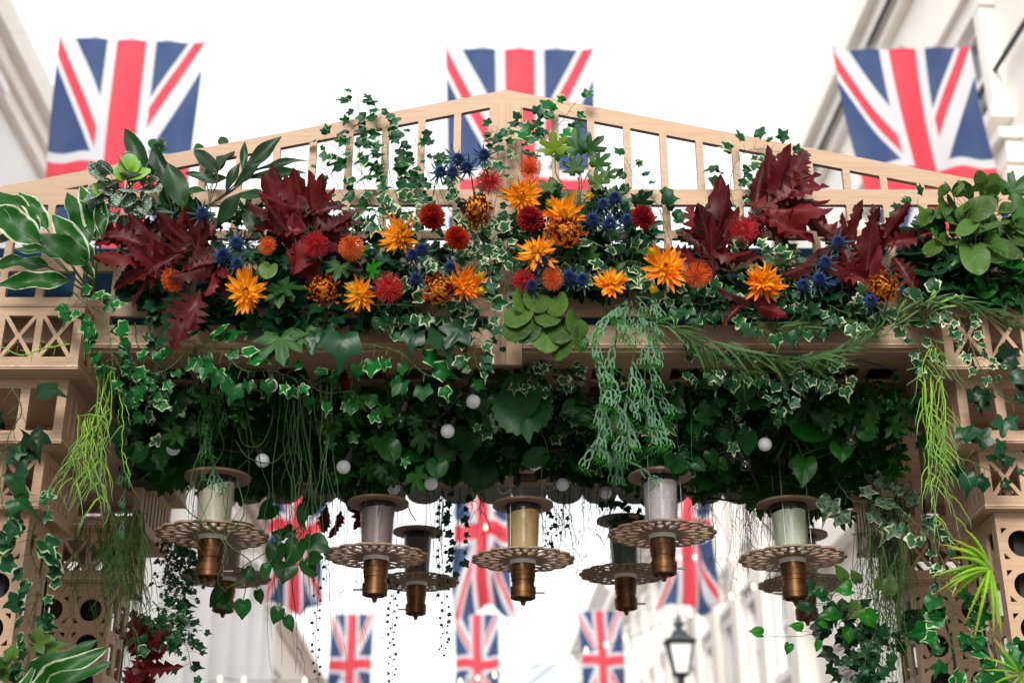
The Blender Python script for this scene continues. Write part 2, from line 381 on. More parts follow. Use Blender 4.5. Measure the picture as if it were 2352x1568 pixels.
for q in range(5):
    g = random.Random(q + 40); T_['ivy%d' % q] = polar([(a + g.uniform(-4, 4) * (0 < a < 180), r * g.uniform(.86, 1.14)) for a, r in (IVY if q % 2 else IVYB)], cup=g.uniform(.05, .5), sag=g.uniform(0, .5), rag=.05, seed=q)
    g = random.Random(q + 90); T_['ivys%d' % q] = polar([(a + g.uniform(-4, 4) * (0 < a < 180), r * g.uniform(.86, 1.14)) for a, r in IVY], rings=(0, .8, 1), cup=g.uniform(.05, .4), rag=.06, seed=q)
def TP(rn, tms):
    k = rn.choice(tms)
    if k in ('ivy', 'ivyb', 'ivys'): k = ('ivys%d' if k == 'ivys' else 'ivy%d') % rn.randrange(5)
    return T_[k]

def frame(d, n):
    d = Vector(d).normalized(); n = Vector(n); n = n - d * n.dot(d)
    if n.length < 1e-4: n = d.orthogonal()
    n.normalize(); x = d.cross(n)
    return np.array([[x.x, d.x, n.x], [x.y, d.y, n.y], [x.z, d.z, n.z]])
def rs(*k): return random.Random(zlib.crc32(repr(k).encode()))
def path(pts, n):
    """smooth path through points"""
    P = [Vector(p) for p in pts]
    if len(P) == 2: return [P[0].lerp(P[1], i / (n - 1)) for i in range(n)]
    P = [P[0] * 2 - P[1]] + P + [P[-1] * 2 - P[-2]]; out = []; S = len(P) - 3
    for i in range(n):
        u = i / (n - 1) * S; k = min(int(u), S - 1); t = u - k; a, b, c, d = P[k:k + 4]
        out.append(.5 * ((2 * b) + (c - a) * t + (2 * a - 5 * b + 4 * c - d) * t * t + (3 * b - a - 3 * c + d) * t ** 3))
    return out
# ---------------------------------------------------------------- fretwork panels (outline with cut-outs)
_FC = {}
def fret(outer, holes, th):
    cu = bpy.data.curves.new('tmp', 'CURVE'); cu.dimensions = '2D'; cu.fill_mode = 'BOTH'; cu.extrude = th * 50
    for poly in [outer] + holes:
        s = cu.splines.new('POLY'); s.points.add(len(poly) - 1); s.use_cyclic_u = True
        for i, (x, y) in enumerate(poly): s.points[i].co = (x * 100, y * 100, 0, 1)
    ob = bpy.data.objects.new('tmp', cu); COL.objects.link(ob)
    bpy.context.view_layer.update()
    me = bpy.data.meshes.new_from_object(ob.evaluated_get(bpy.context.evaluated_depsgraph_get()))
    v = np.array([tuple(q.co) for q in me.vertices]) / 100; f = [tuple(p.vertices) for p in me.polygons]
    bpy.data.objects.remove(ob); bpy.data.curves.remove(cu); bpy.data.meshes.remove(me)
    return v, f
def place(mb, vf, o, U, V, m=0):
    v, f = vf; U = np.array(U, float); V = np.array(V, float); N = np.cross(U, V)
    mb.add(v[:, :1] * U + v[:, 1:2] * V + v[:, 2:3] * N + np.array(o, float), f, m=m)
def rect(x0, y0, x1, y1, c=.004):
    return [(x0 + c, y0), (x1 - c, y0), (x1, y0 + c), (x1, y1 - c), (x1 - c, y1), (x0 + c, y1), (x0, y1 - c), (x0, y0 + c)]
def inset(poly, d):
    cx = sum(p[0] for p in poly) / len(poly); cy = sum(p[1] for p in poly) / len(poly)
    return [(cx + (x - cx) * (1 - d), cy + (y - cy) * (1 - d)) for x, y in poly]
def cellX(x0, y0, x1, y1, b):
    cx, cy = (x0 + x1) / 2, (y0 + y1) / 2; H = []
    g = b * .75
    for a, c, q in (((x0 + g, y0), (x1 - g, y0), (cx, cy - g)), ((x0 + g, y1), (x1 - g, y1), (cx, cy + g)), ((x0, y0 + g), (x0, y1 - g), (cx - g, cy)), ((x1, y0 + g), (x1, y1 - g), (cx + g, cy))):
        H.append([a, c, q])
    return H
def circ(cx, cy, r, n=28): return [(cx + r * math.cos(2 * math.pi * k / n), cy + r * math.sin(2 * math.pi * k / n)) for k in range(n)]
def panel(w, h, pat, n, mg=.03, mb_=None):
    """holes for a w x h panel"""
    H = []
    if pat == 'plain': return H
    my = mb_ or mg
    if pat in 'Xs':
        g = .022 if pat == 'X' else .03
        cw = (w - 2 * mg - (n - 1) * g) / n
        for k in range(n):
            x0 = mg + k * (cw + g)
            if pat == 'X': H += cellX(x0, my, x0 + cw, h - my, .012)
            else: H.append(rect(x0, my, x0 + cw, h - my))
    if pat == 'V':      # tall zig-zag triangles
        cw = (w - 2 * mg) / n
        for k in range(n):
            x0 = mg + k * cw; hh = h - 2 * my; b = .007
            H.append([(x0 + b, my), (x0 + cw - b, my), (x0 + cw / 2, my + hh * .42)])
            H.append([(x0 + b, h - my), (x0 + cw - b, h - my), (x0 + cw / 2, my + hh * .58)])
            H.append([(x0 + .003, my + .02), (x0 + .003, h - my - .02), (x0 + cw / 2 - b * 1.6, h / 2)])
            H.append([(x0 + cw - .003, my + .02), (x0 + cw - .003, h - my - .02), (x0 + cw / 2 + b * 1.6, h / 2)])
    if pat == 'o':      # big roundels with small triangles in the corners, one column n
        r = .043; st = .135
        y = h - .10
        while y > .08:
            for k in range(n):
                cx = w * (k + .5) / n
                H.append(circ(cx, y, r))
                for sx in (-1, 1):
                    for sy in (-1, 1):
                        a = (cx + sx * .060, y + sy * .050)
                        H.append([a, (a[0] - sx * .020, a[1]), (a[0], a[1] - sy * .020)])
            y -= st
    if pat == 'R':      # ladder of upright rectangles with small triangles between
        y = h - .05; cw = (w - 2 * mg - (n - 1) * .05) / n
        while y > .16:
            for k in range(n):
                x0 = mg + k * (cw + .05); H.append(rect(x0, y - .12, x0 + cw, y))
                H.append([(x0 + cw + .012, y - .115), (x0 + cw + .034, y - .115), (x0 + cw + .012, y - .09)])
            y -= .165
    return H

def tierbox(parent, sgn, xi, xo, y0, y1, z0, z1, pf, ps, name='tier'):
    """box of plywood panels; sgn=-1 left pillar; pf / ps = (pattern, count) on front / sides"""
    mb = MB(); th = .012
    def q(x): return sgn * x
    w = xo - xi; h = z1 - z0; d = y1 - y0
    fr = fret([(0, 0), (w, 0), (w, h), (0, h)], panel(w, h, *pf), th)
    for yy in (y0 + th / 2, y1 - th / 2):
        place(mb, fr, (sgn * xi if sgn > 0 else -xo, yy, z0), (1, 0, 0), (0, 0, 1))
    sd = fret([(0, 0), (d - 2 * th, 0), (d - 2 * th, h), (0, h)], panel(d - 2 * th, h, *ps), th)
    for xx in (xi + th / 2, xo - th / 2):
        place(mb, sd, (q(xx), y0 + th, z0), (0, 1, 0), (0, 0, 1))
    a, b = sorted((q(xi), q(xo)))
    o = mb.build(name, M['wood'], parent)
    # base board: pale face, dark glue line, pale face
    e = MB(); p = .004
    e.box((a - p, y0 - p, z0 - .0055), (b + p, y1 + p, z0 - .0005)); e.box((a - p + .0012, y0 - p + .0012, z0 - .0085), (b + p - .0012, y1 + p - .0012, z0 - .0057), m=1)
    e.box((a - p, y0 - p, z0 - .0135), (b + p, y1 + p, z0 - .0087), m=2)
    eo = e.build('base_board', [M['ply'], M['plyd'], M['wood']], o)
    return o

arch = empty('garden_archway', (0, 0, 0), 'pale plywood archway with fretwork pediment and stepped pillars under the flowers', 'archway')
ZA0, ZA1 = 3.232, 3.435
def pillar(sgn, y0, front=True):
    P = MB()
    root = tierbox(arch, sgn, 1.425, 1.93, y0 + .085, y0 + .55, 3.015, ZA0 - .014, ('s', 4), ('s', 8), 'pillar')
    tierbox(root, sgn, 1.495, 1.87, y0 + .165, y0 + .50, 2.825, 3.001, ('X', 3), ('V', 6), 'tier')
    tierbox(root, sgn, 1.532, 1.83, y0 + .205, y0 + .46, 0.02, 2.811, ('o', 2), ('R', 2), 'post')
    # near-black box inside the hollow post, seen through the cut-outs
    a, b = sorted((sgn * 1.60, sgn * 1.78)); l = MB(); l.box((a, y0 + .26, .02), (b, y0 + .42, 2.80)); l.build('inner_box', M['dark'], root)
    a, b = sorted((sgn * 1.51, sgn * 1.85)); 
    return root
for sgn in (-1, 1):
    for y0 in (4.0, 4.98): pillar(sgn, y0)
# side boxes running from the front to the back pillar
for sgn in (-1, 1):
    sb = tierbox(arch, sgn, 1.375, 2.02, 4.0, 5.56, ZA0, ZA1, ('X', 5), ('X', 12), 'side_box')
    t = MB(); a, b = sorted((sgn * 1.372, sgn * 2.023)); t.box((a, 3.997, ZA1 + .001), (b, 5.563, ZA1 + .010)); t.build('top_board', M['wood'], sb)
# ---- pediment
YP = 4.10; PX = .0575; PIT = .125; HW = .1
apex = at(1163, 210, YP); endl = at(0, 432, YP); slope = (apex.z - endl.z) / (apex.x - endl.x)
ZB = zat(789, YP)
def ztop(x): return apex.z - slope * abs(x - apex.x)
ped = None
rows = [(zat(532, YP), zat(473, YP)), (zat(595, YP), zat(550, YP)), (zat(685, YP), zat(625, YP))]
zmid = zat(438, YP)
def pediment(sgn):
    Wd = 2.25; mb = MB(); x0 = apex.x
    ou = [(x0, ZB), (x0 + sgn * Wd, ZB), (x0 + sgn * Wd, ztop(x0 + sgn * Wd)), (x0, ztop(x0))]
    if sgn < 0: ou = ou[::-1]
    H = []
    k = 0
    while True:
        a = PX + k * PIT; b = a + HW; k += 1
        if b > Wd - .03: break
        ta, tb = ztop(x0 + a) - .060, ztop(x0 + b) - .060
        if tb > zmid + .006: H.append([(x0 + sgn * a, zmid), (x0 + sgn * b, zmid), (x0 + sgn * b, tb), (x0 + sgn * a, ta)])
        elif ta > zmid + .01:
            xe = a + (ta - zmid) / slope; H.append([(x0 + sgn * a, zmid), (x0 + sgn * xe, zmid), (x0 + sgn * a, ta)])
        for zb, zt in rows:
            if zt < ztop(x0 + b) - .03: H.append(rect(*sorted((x0 + sgn * a, x0 + sgn * b))[:1], zb, sorted((x0 + sgn * a, x0 + sgn * b))[1], zt))
    zs0, zs1 = zat(749, YP), zat(728, YP)
    for s0, s1 in ((PX, .62), (.66, 1.30)): H.append(rect(*sorted((x0 + sgn * s0, x0 + sgn * s1))[:1], zs0, sorted((x0 + sgn * s0, x0 + sgn * s1))[1], zs1, .002))
    place(mb, fret(ou, H, .018), (sgn * .0006, YP, 0), (1, 0, 0), (0, 0, 1))
    return mb.build('pediment_panel', M['wood'], arch)
pediment(-1); pediment(1)
cp = MB(); th = .014
zt = ztop(apex.x) - .066
cp.box((apex.x - .052, YP - .010 - th, zat(835, 4.07)), (apex.x - .0008, YP - .0095, zt)); cp.box((apex.x + .0008, YP - .010 - th, zat(835, 4.07)), (apex.x + .052, YP - .0095, zt))
cp.build('centre_post', M['woodv'], arch)
sc_ = MB()
for x, y in [(-.018, 3.75), (.018, 3.75), (-.03, 3.42), (.03, 3.42), (-.03, 4.05), (.03, 4.05), (-.03, 3.34), (.03, 3.36)]:
    sc_.lathe([(.0, .0015), (.0032, .001), (.0038, -.001)], (apex.x + x, YP - .0245, y), 8, (0, -1, 0))
for x in (-1.1, -.75, -.4, .35, .72, 1.05, -1.25, 1.28):
    sc_.lathe([(.0, .0015), (.0032, .001), (.0038, -.001)], (x + .01, YP - .0095, ZB + .030), 8, (0, -1, 0))
sc_.build('screw_heads', M['plyd'], arch)
# ---- beam under the pediment and the ceiling grid
bm = MB(); zb = ZB
bm.box((-1.372, YP + .010, zb + .002), (1.372, YP + .026, zat(752, YP)))
bm.box((-1.371, YP - .008, zb - .008), (1.371, YP + .10, zb - .0005), m=1)
bm.box((-1.371, YP - .004, zb - .016), (1.371, YP + .10, zb - .0085), m=2)
bm.box((-1.371, YP + .012, zb - .026), (1.371, YP + .10, zb - .0165), m=0)
bm.build('beam', [M['wood'], M['ply'], M['wood']], arch)
ZC = zb - .014
H = []
for i in range(20):
    for j in range(8):
        H.append(rect(-1.33 + i * .1335, .06 + j * .165, -1.33 + i * .1335 + .1, .06 + j * .165 + .125))
g = MB(); place(g, fret([(-1.37, 0), (1.37, 0), (1.37, 1.40), (-1.37, 1.40)], H, .012), (0, YP + .107, ZC), (1, 0, 0), (0, 1, 0)); g.build('ceiling_grid', M['wood'], arch)
rf = MB()
prof = [(4.17, ZC + .10), (4.26, 3.77), (4.60, 3.95), (5.1, 4.0), (5.60, 3.95)]
V = []
for y, z in prof: V += [(-1.9, y, z), (1.9, y, z), (-1.9, y, z + .006), (1.9, y, z + .006)]
fs = []
for i in range(len(prof) - 1):
    a = i * 4; b = a + 4; fs += [(a, a + 1, b + 1, b), (a + 2, b + 2, b + 3, a + 3), (a, b, b + 2, a + 2), (a + 1, a + 3, b + 3, b + 1)]
fs += [(0, 2, 3, 1), (16, 17, 19, 18)]
rf.add(V, fs)
for sx in (-1.89, 1.88):
    rf.add([(sx + dx, y, z) for dx in (0, .008) for y, z in prof + [(5.55, ZA1 + .02), (4.17, ZA1 + .02)]], [tuple(range(7)), tuple(range(13, 6, -1))] + [(i, (i + 1) % 7, 7 + (i + 1) % 7, 7 + i) for i in range(7)])
rf.build('roof_sheet', M['blue'], arch)
bb = MB(); bb.box((-1.89, 5.563, ZC + .03), (1.89, 5.58, 3.93)); bb.build('back_board', M['wood'], arch)
# scalloped valance along the back
sc = []; zv = zat(1158, 5.62); w = .150; x = -1.2
sc = [(-1.2, zv + .25)]
while x < 1.2:
    for k in range(9):
        a = math.pi * k / 8; sc.append((x + w / 2 - w / 2 * math.cos(a), zv + .045 - .045 * math.sin(a)))
    x += w
sc.append((x, zv + .25))
va = MB(); place(va, fret(sc, [], .004), (0, 5.62, 0), (1, 0, 0), (0, 0, 1)); va.build('valance', simple('grey_white_canvas', (.42, .44, .44), .8, nz=.06), arch)
# loudspeaker-like black box under the left side box
bx = MB(); c = at(318, 1080, 5.0); bx.box((c.x - .07, 4.98, c.z - .045), (c.x + .085, 5.12, c.z + .035))
tag(bx.build('speaker_box', M['black']), 'small black speaker box tucked above the back left pillar', 'speaker')

# ---------------------------------------------------------------- hanging sand lanterns
def doily_holes():
    H = []
    for k in range(16):
        a = 2 * math.pi * k / 16
        def pt(r, d): return (r * math.cos(a + d), r * math.sin(a + d))
        H.append([pt(.070, 0), pt(.088, .085), pt(.106, .125), pt(.118, .10), pt(.126, 0), pt(.118, -.10), pt(.106, -.125), pt(.088, -.085)])
        b = math.pi / 16
        H.append([pt(.114, b - .02), pt(.114, b + .02), pt(.130, b + .075), pt(.150, b + .085), pt(.160, b), pt(.150, b - .085), pt(.130, b - .075)])
        H.append([pt(.134, -.045), pt(.134, .045), pt(.158, .075), pt(.170, 0), pt(.158, -.075)])
    return H
sco = [( (.166 + .013 * abs(math.cos(8 * a)) ** .7) * math.cos(a), (.166 + .013 * abs(math.cos(8 * a)) ** .7) * math.sin(a)) for a in [2 * math.pi * k / 128 for k in range(128)]]
DO = fret(sco, doily_holes(), .006)
TD = fret(circ(0, 0, .106, 64), [circ(.075 * math.cos(a), .075 * math.sin(a), .0035, 8) for a in (.4, 1.9, 3.4, 4.9)], .008)
def lantern(x, yd, ydoi, Y, sandcol, tilt, wpx, fill, label, seed):
    """x, yd = centre of the top disc in picture pixels"""
    rnd = random.Random(seed)
    top = at(x, yd, Y); k = 1.0
    s = wpx * (Y * CT + (top.z - CZ) * ST) / F / .350
    root = empty('sand_dispenser', top, label, 'hanging dispenser', 'dispensers of coloured sand hung under the arch', rz=rnd.uniform(0, 6))
    zd = (zat(ydoi, Y) - top.z) / s
    L = -zd
    root.scale = (s, s, s)
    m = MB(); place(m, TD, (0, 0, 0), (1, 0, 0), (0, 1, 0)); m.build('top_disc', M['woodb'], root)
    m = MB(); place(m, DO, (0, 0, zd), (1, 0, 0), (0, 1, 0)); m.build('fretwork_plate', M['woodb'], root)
    m = MB(); m.lathe([(.060, -.006), (.061, -.02), (.052, zd + .004), (.049, zd + .004), (.058, -.02), (.057, -.006)], n=40); m.build('glass_cylinder', M['glass'], root, True, 30)
    m = MB(); m.lathe([(.0, -.0045), (.0625, -.0045), (.0635, -.010), (.0635, -.016), (.060, -.019), (.0, -.019)], n=36); m.build('lid', M['black'], root, True, 30)
    # sand: fill level tilted
    m = MB(); n = 36; V = []; zt = zd * (1 - fill)
    for kk in range(n):
        a = 2 * math.pi * kk / n; V.append((.0485 * math.cos(a), .0485 * math.sin(a), zd + .005))
    for kk in range(n):
        a = 2 * math.pi * kk / n; z = zt + tilt * math.cos(a - root.rotation_euler.z * -1) * .02 + rnd.uniform(-1, 1) * .0018
        r = .0485 + (.058 - .0485) * (z - zd) / (-zd) - .0004; V.append((r * math.cos(a), r * math.sin(a), z))
    V.append((0, 0, zt + .004)); V.append((0, 0, zd + .005))
    fs = [(i, (i + 1) % n, n + (i + 1) % n, n + i) for i in range(n)] + [(n + i, n + (i + 1) % n, 2 * n) for i in range(n)] + [((i + 1) % n, i, 2 * n + 1) for i in range(n)]
    m.add(V, fs); m.build('sand', simple('coloured_sand', tuple(min(.85, q * 1.45) for q in sandcol), .9, nz=.12, sc=160, bmp=.3), root, True, 40)
    m = MB(); m.lathe([(.0, zd - .0035), (.0445, zd - .0035), (.0445, zd - .018), (.0, zd - .018)], n=36); m.build('collar', M['ring'], root, True, 30)
    m = MB(); z = zd - .0185; pr = [(.0, z), (.042, z)]
    for (r, dz) in ((.042, .022), (.0395, .002), (.0425, .016), (.0400, .002), (.0405, .014), (.037, .003), (.038, .016), (.041, .002), (.0435, .022), (.0415, .002), (.0425, .014), (.036, .003)):
        pr.append((r, z)); z -= dz; pr.append((r, z))
    pr += [(.033, z), (.033, z + .012), (.018, z + .012), (.018, z)]
    zq = z; pr += [(.015, zq - .004), (.009, zq - .010), (.007, zq - .020), (.0, zq - .023)]
    m.lathe(pr, n=36)
    for q in range(3):
        a = q * 2.1; m.box((.020 * math.cos(a) - .003, .02 * math.sin(a) - .003, zq - .004), (.02 * math.cos(a) + .003, .02 * math.sin(a) + .003, zq + .011))
    m.build('brass_body', M['brass'], root, True, 35)
    m = MB(); a = -root.rotation_euler.z + (0 if rnd.random() < .6 else math.pi); c, sn = math.cos(a), math.sin(a)
    m.tube([(c * .040, sn * .040, zq + .022), (c * .074, sn * .074, zq + .022)], .0034, 8); m.build('lever', M['steel'], root)
    m = MB()
    for q in range(3):
        a = .5 + q * 2.094; px, py = .066 * math.cos(a), .066 * math.sin(a)
        m.tube([(px, py, (3.28 - top.z) / s), (px * 1.02, py * 1.02, 0), (px * 1.04, py * 1.04, zd)], .0014, 5)
    m.build('hanging_rods', M['steel'], root)
    return root
LN = [
 (500, 1097, 1229, 4.50, (.60, .53, .40), 1.0, 250, .80, 'cream sand dispenser hanging furthest left beneath the small staghorn fern', 1),
 (869, 1156, 1277, 4.62, (.27, .19, .19), .1, 232, .88, 'dusky mauve sand dispenser hanging in front of a darker lower one', 2),
 (1201, 1160, 1285, 4.62, (.45, .29, .11), .4, 230, .85, 'golden sand dispenser hanging alone in the middle of the arch', 3),
 (1515, 1095, 1226, 4.46, (.52, .44, .46), .1, 240, .88, 'pale pink sand dispenser hanging highest, right under the big staghorn fern', 4),
 (1810, 1159, 1282, 4.62, (.50, .51, .40), .2, 238, .85, 'pale green sand dispenser hanging nearest the pillar with the aloe', 5),
 (960, 1222, 1336, 5.35, (.17, .12, .13), .1, 190, .85, 'dark mauve sand dispenser hanging low behind the dusky mauve one', 6),
 (1432, 1196, 1318, 5.30, (.13, .16, .13), .1, 205, .85, 'dark grey green sand dispenser behind the pale pink one', 7),
 (528, 1212, 1326, 5.35, (.30, .24, .2), .1, 200, .85, 'shadowed sand dispenser half hidden behind the cream one', 8),
 (1838, 1230, 1342, 5.30, (.28, .28, .24), .1, 205, .85, 'shadowed sand dispenser half hidden behind the pale green one', 9)]
for a in LN: lantern(*a)

# ---------------------------------------------------------------- festoon bulbs under the arch
BULBS = []
def festoon(label, bulbs, cable):
    BULBS.extend(bulbs)
    o = at(*bulbs[0][:2], bulbs[0][2]); root = empty('festoon_lights', o, label, 'string lights')
    m = MB(o); m.tube(path([at(*p) for p in cable], 60), .0035, 6); m.build('cable', M['black'], root, True)
    for i, (x, y, Y, k) in enumerate(bulbs):
        c = at(x, y, Y); r = .0235; ax = Vector((random.Random(i * 7 + len(label)).uniform(-.5, .5), random.Random(i).uniform(-.2, .5), 1)).normalized()
        b = MB(o); pr = [(r * math.sin(a), -r * math.cos(a)) for a in [math.pi * q / 14 for q in range(1, 13)]] + [(.010, r * 1.05)]
        b.lathe([(0.0002, -r)] + pr, c, 24, ax); bo = b.build('bulb', M['white'] if k else M['glass'], root, True)
        s = MB(o); s.lathe([(.0, r * .93), (.0105, r * .93), (.0125, r * 1.15), (.0125, r * 2.4), (.006, r * 2.7), (.0, r * 2.7)], c, 14, ax)
        if not k: s.lathe([(.0, r * .5), (.003, r * .5), (.004, r * .93)], c, 8, ax)
        s.build('socket', M['black'], bo, True, 40)
        s2 = MB(o)
festoon('string of white and clear globe bulbs looped over the left half of the arch ceiling',
    [(622, 885, 4.08, 1), (398, 1030, 4.35, 1), (603, 1057, 4.38, 1), (789, 1072, 4.38, 1), (919, 960, 4.25, 0), (993, 998, 4.28, 0), (1028, 990, 4.27, 1), (1087, 922, 4.18, 1), (897, 1098, 4.45, 0), (904, 1120, 4.7, 1), (990, 1110, 4.5, 1), (783, 1132, 4.9, 0), (1157, 1118, 4.8, 0)],
    [(330, 900, 4.25), (400, 1000, 4.36), (602, 1030, 4.39), (640, 862, 4.1), (700, 960, 4.3), (790, 1045, 4.39), (880, 1070, 4.46), (918, 930, 4.26), (990, 968, 4.29), (1090, 892, 4.2), (1120, 990, 4.4), (992, 1080, 4.51)])
festoon('string of white and clear globe bulbs looped over the right half of the arch ceiling',
    [(1757, 1020, 4.35, 1), (1712, 1065, 4.4, 0), (1680, 1048, 4.45, 0), (1954, 1016, 4.3, 0), (1228, 1064, 4.45, 1), (1262, 1112, 4.7, 0), (1292, 1112, 4.72, 1), (1391, 1131, 4.9, 1), (1612, 1168, 4.7, 0), (1186, 1126, 4.8, 0)],
    [(1200, 960, 4.35), (1230, 1035, 4.46), (1320, 1030, 4.6), (1440, 1090, 4.8), (1612, 1140, 4.71), (1740, 1140, 4.6), (1690, 1035, 4.42), (1620, 1055, 4.4), (1757, 992, 4.36), (1850, 930, 4.25), (1945, 830, 4.08), (2060, 850, 4.1)])
# black power cable hanging beside the back right pillar
m = MB(at(2120, 1100, 4.7)); m.tube(path([at(2118, 1060, 4.7), at(2125, 1180, 4.72), (at(2142, 1290, 4.75)), at(2165, 1400, 4.78), at(2190, 1500, 4.8), at(2200, 1600, 4.82)], 40), .0055, 7)
tag(m.build('power_cable', M['black'], None, True), 'thick black cable hanging in front of the back right pillar', 'cable')
m = MB(at(2092, 1080, 4.5)); m.tube(path([at(2052, 1105, 4.6), at(2060, 1130, 4.6), at(2050, 1165, 4.6)], 12), .0035, 6); tag(m.build('cable_end', M['black'], None, True), 'short black cable end dangling above the pale green sand dispenser', 'cable')
m = MB(at(1980, 997, 4.4)); c = at(1980, 997, 4.4); u = Vector((.93, 0, .25)) * .021; w_ = Vector((-.25, 0, .93)) * .0052; dd = Vector((0, .0008, 0))
m.add([c - u - w_, c + u - w_, c + u + w_, c - u + w_, c - u - w_ + dd, c + u - w_ + dd, c + u + w_ + dd, c - u + w_ + dd], [(0, 1, 2, 3), (7, 6, 5, 4), (0, 4, 5, 1), (1, 5, 6, 2), (2, 6, 7, 3), (3, 7, 4, 0)])
tag(m.build('cable_tag', simple('yellow_tape', (.75, .38, .01), .5, nz=.3, sc=300)), 'small orange yellow paper tag wrapped on a cable among the leaves', 'tag')
# ---------------------------------------------------------------- Union flags over the street
def flag(tl, tr, br, bl, Y, label, seed, bulge=.0, skew=(0, 0), vb=1.0, amp=.06):
    c = [at(*p, Y) for p in (tl, tr, br, bl)]
    NU, NV = 26, 52; rn = random.Random(seed); ph = [rn.uniform(0, 6) for _ in range(6)]
    V = []; UV = []
    for j in range(NV + 1):
        v = j / NV
        for i in range(NU + 1):
            u = i / NU
            p = c[0].lerp(c[1], u).lerp(c[3].lerp(c[2], u), v)
            g = v ** .8
            p = p + Vector((amp * .35 * g * math.sin(v * 7 + ph[3]), amp * (1.2 * math.sin(u * 9 + ph[0] + v * 2) * g + .8 * math.sin(u * 17 + v * 3 + ph[1]) * g) + .10 * g * math.sin(v * 4 + ph[2]), amp * .6 * g * math.sin(u * 6.5 + ph[4]) - .02 * abs(math.sin(u * math.pi * 4)) * (1 - g)))
            V.append(p); UV.append((u, 1 - v))
    me = bpy.data.meshes.new('cloth'); o0 = c[0].lerp(c[1], .5)
    F_ = [(j * (NU + 1) + i, (j + 1) * (NU + 1) + i, (j + 1) * (NU + 1) + i + 1, j * (NU + 1) + i + 1) for j in range(NV) for i in range(NU)]
    me.from_pydata([tuple(p - o0) for p in V], [], F_)
    l = me.uv_layers.new(name='UVMap')
    for poly in me.polygons:
        for li in poly.loop_indices: l.data[li].uv = UV[me.loops[li].vertex_index]
    me.polygons.foreach_set('use_smooth', [True] * len(me.polygons)); me.materials.append(M['flag'])
    root = empty('union_flag', o0, label, 'flag', 'Union flags hung on wires across the street')
    o = bpy.data.objects.new('cloth', me); COL.objects.link(o); o.parent = root
    e = MB(o0); k = (c[1] - c[0]).length
    for q in range(5):
        p = c[0].lerp(c[1], (q + .03) / 4.06); r = k * .012
        e.tube([p + Vector((r * math.cos(a), 0, r * math.sin(a) + r * .3)) for a in [2 * math.pi * z / 10 for z in range(11)]], r * .28, 5)
    e.build('eyelets', M['steel'], root)
    return c
f1 = flag((137, 82), (472, 97), (402, 745), (66, 745), 11.8, 'large flag at the left, its lower half behind the pediment and white edged leaves', 1, amp=.05)
f2 = flag((1024, 109), (1363, 112), (1366, 790), (1036, 790), 11.8, 'large flag in the middle, right behind the peak of the pediment', 2, amp=.03)
f3 = flag((1913, 113), (2228, 106), (2345, 770), (2045, 770), 11.8, 'large rippling flag at the right in front of the cream terrace', 3, amp=.11)
g1 = flag((636, 1040), (765, 1040), (731, 1396), (600, 1398), 25, 'small flag beyond the arch seen between the heart shaped leaves and left lanterns', 4, amp=.16)
g2 = flag((1042, 1040), (1160, 1040), (1185, 1405), (1043, 1405), 25, 'small flag beyond the arch directly behind the golden sand dispenser', 5, amp=.16)
g3 = flag((1540, 1030), (1628, 1030), (1647, 1393), (1503, 1396), 25, 'small flag beyond the arch under the pale pink sand dispenser', 6, amp=.16)
h1 = flag((761, 1409), (858, 1409), (850, 1645), (750, 1645), 36, 'furthest flag low at the left, below the two mauve dispensers', 7, amp=.08)
h2 = flag((1045, 1409), (1146, 1409), (1146, 1640), (1045, 1640), 36, 'furthest flag low in the middle, hanging right under another flag', 8, amp=.08)
h3 = flag((1327, 1402), (1425, 1400), (1442, 1630), (1343, 1632), 36, 'furthest flag low at the right, beside the black street lamp', 9, amp=.08)
M['wirec'] = simple('pale_wire', (.6, .62, .64), .4)
def wire(pts, label, r=.003):
    m = MB(pts[0]); m.tube(pts, r, 5); tag(m.build('steel_wire', M['wirec'], None, True), label, 'wire', 'wires stretched across the street')
wire([at(-200, 62, 11.8), f1[0] + Vector((0, 0, .02)), f1[1] + Vector((0, 0, .02)), at(760, 103, 11.8), f2[0] + Vector((0, 0, .02)), f2[1] + Vector((0, 0, .02)), at(1640, 112, 11.8), f3[0] + Vector((0, 0, .02)), f3[1] + Vector((0, 0, .02)), at(2600, 85, 11.8)], 'thin wire carrying the three large flags')
wire([at(430, 1030, 25), g1[0], g1[1], g2[0], g2[1], g3[0], g3[1], at(1800, 1020, 25)], 'thin wire carrying the middle row of flags', .01)
wire([at(500, 1395, 36), h1[0], h1[1], h2[0], h2[1], h3[0], h3[1], at(1560, 1385, 36)], 'thin wire carrying the furthest row of flags', .01)

# ---------------------------------------------------------------- street
def stt(x, y, z=0):           # street runs 2 degrees to the left of the camera
    a = R(2.1); return (x * math.cos(a) - y * math.sin(a), x * math.sin(a) + y * math.cos(a), z)
M['stucco'] = simple('cream_stucco', (.86, .82, .76), .85, nz=.05, sc=1.5)
M['stuccoc'] = simple('pinkish_stucco', (.74, .65, .58), .85, nz=.05, sc=1.5)
M['whites'] = simple('white_stucco', (.88, .87, .85), .85, nz=.04, sc=1.5)
M['pane'] = simple('window_glass', (.10, .13, .14), .12, spec=.8)
M['lead'] = simple('dark_lead', (.045, .055, .065), .6)
M['pave'] = simple('grey_paving', (.46, .44, .41), .8, nz=.15, sc=3)
g = MB(); g.box((-600, -200, -.05), (600, 900, 0)); tag(g.build('ground', M['pave']), kind='structure')
g = MB(); g.add([stt(-3.4, -30, .004), stt(3.6, -30, .004), stt(3.6, 140, .004), stt(-3.4, 140, .004)], [(0, 1, 2, 3)]); tag(g.build('road', simple('asphalt', (.06, .06, .06), .85, nz=.2, sc=20)), kind='structure')
RZ = R(2.1)
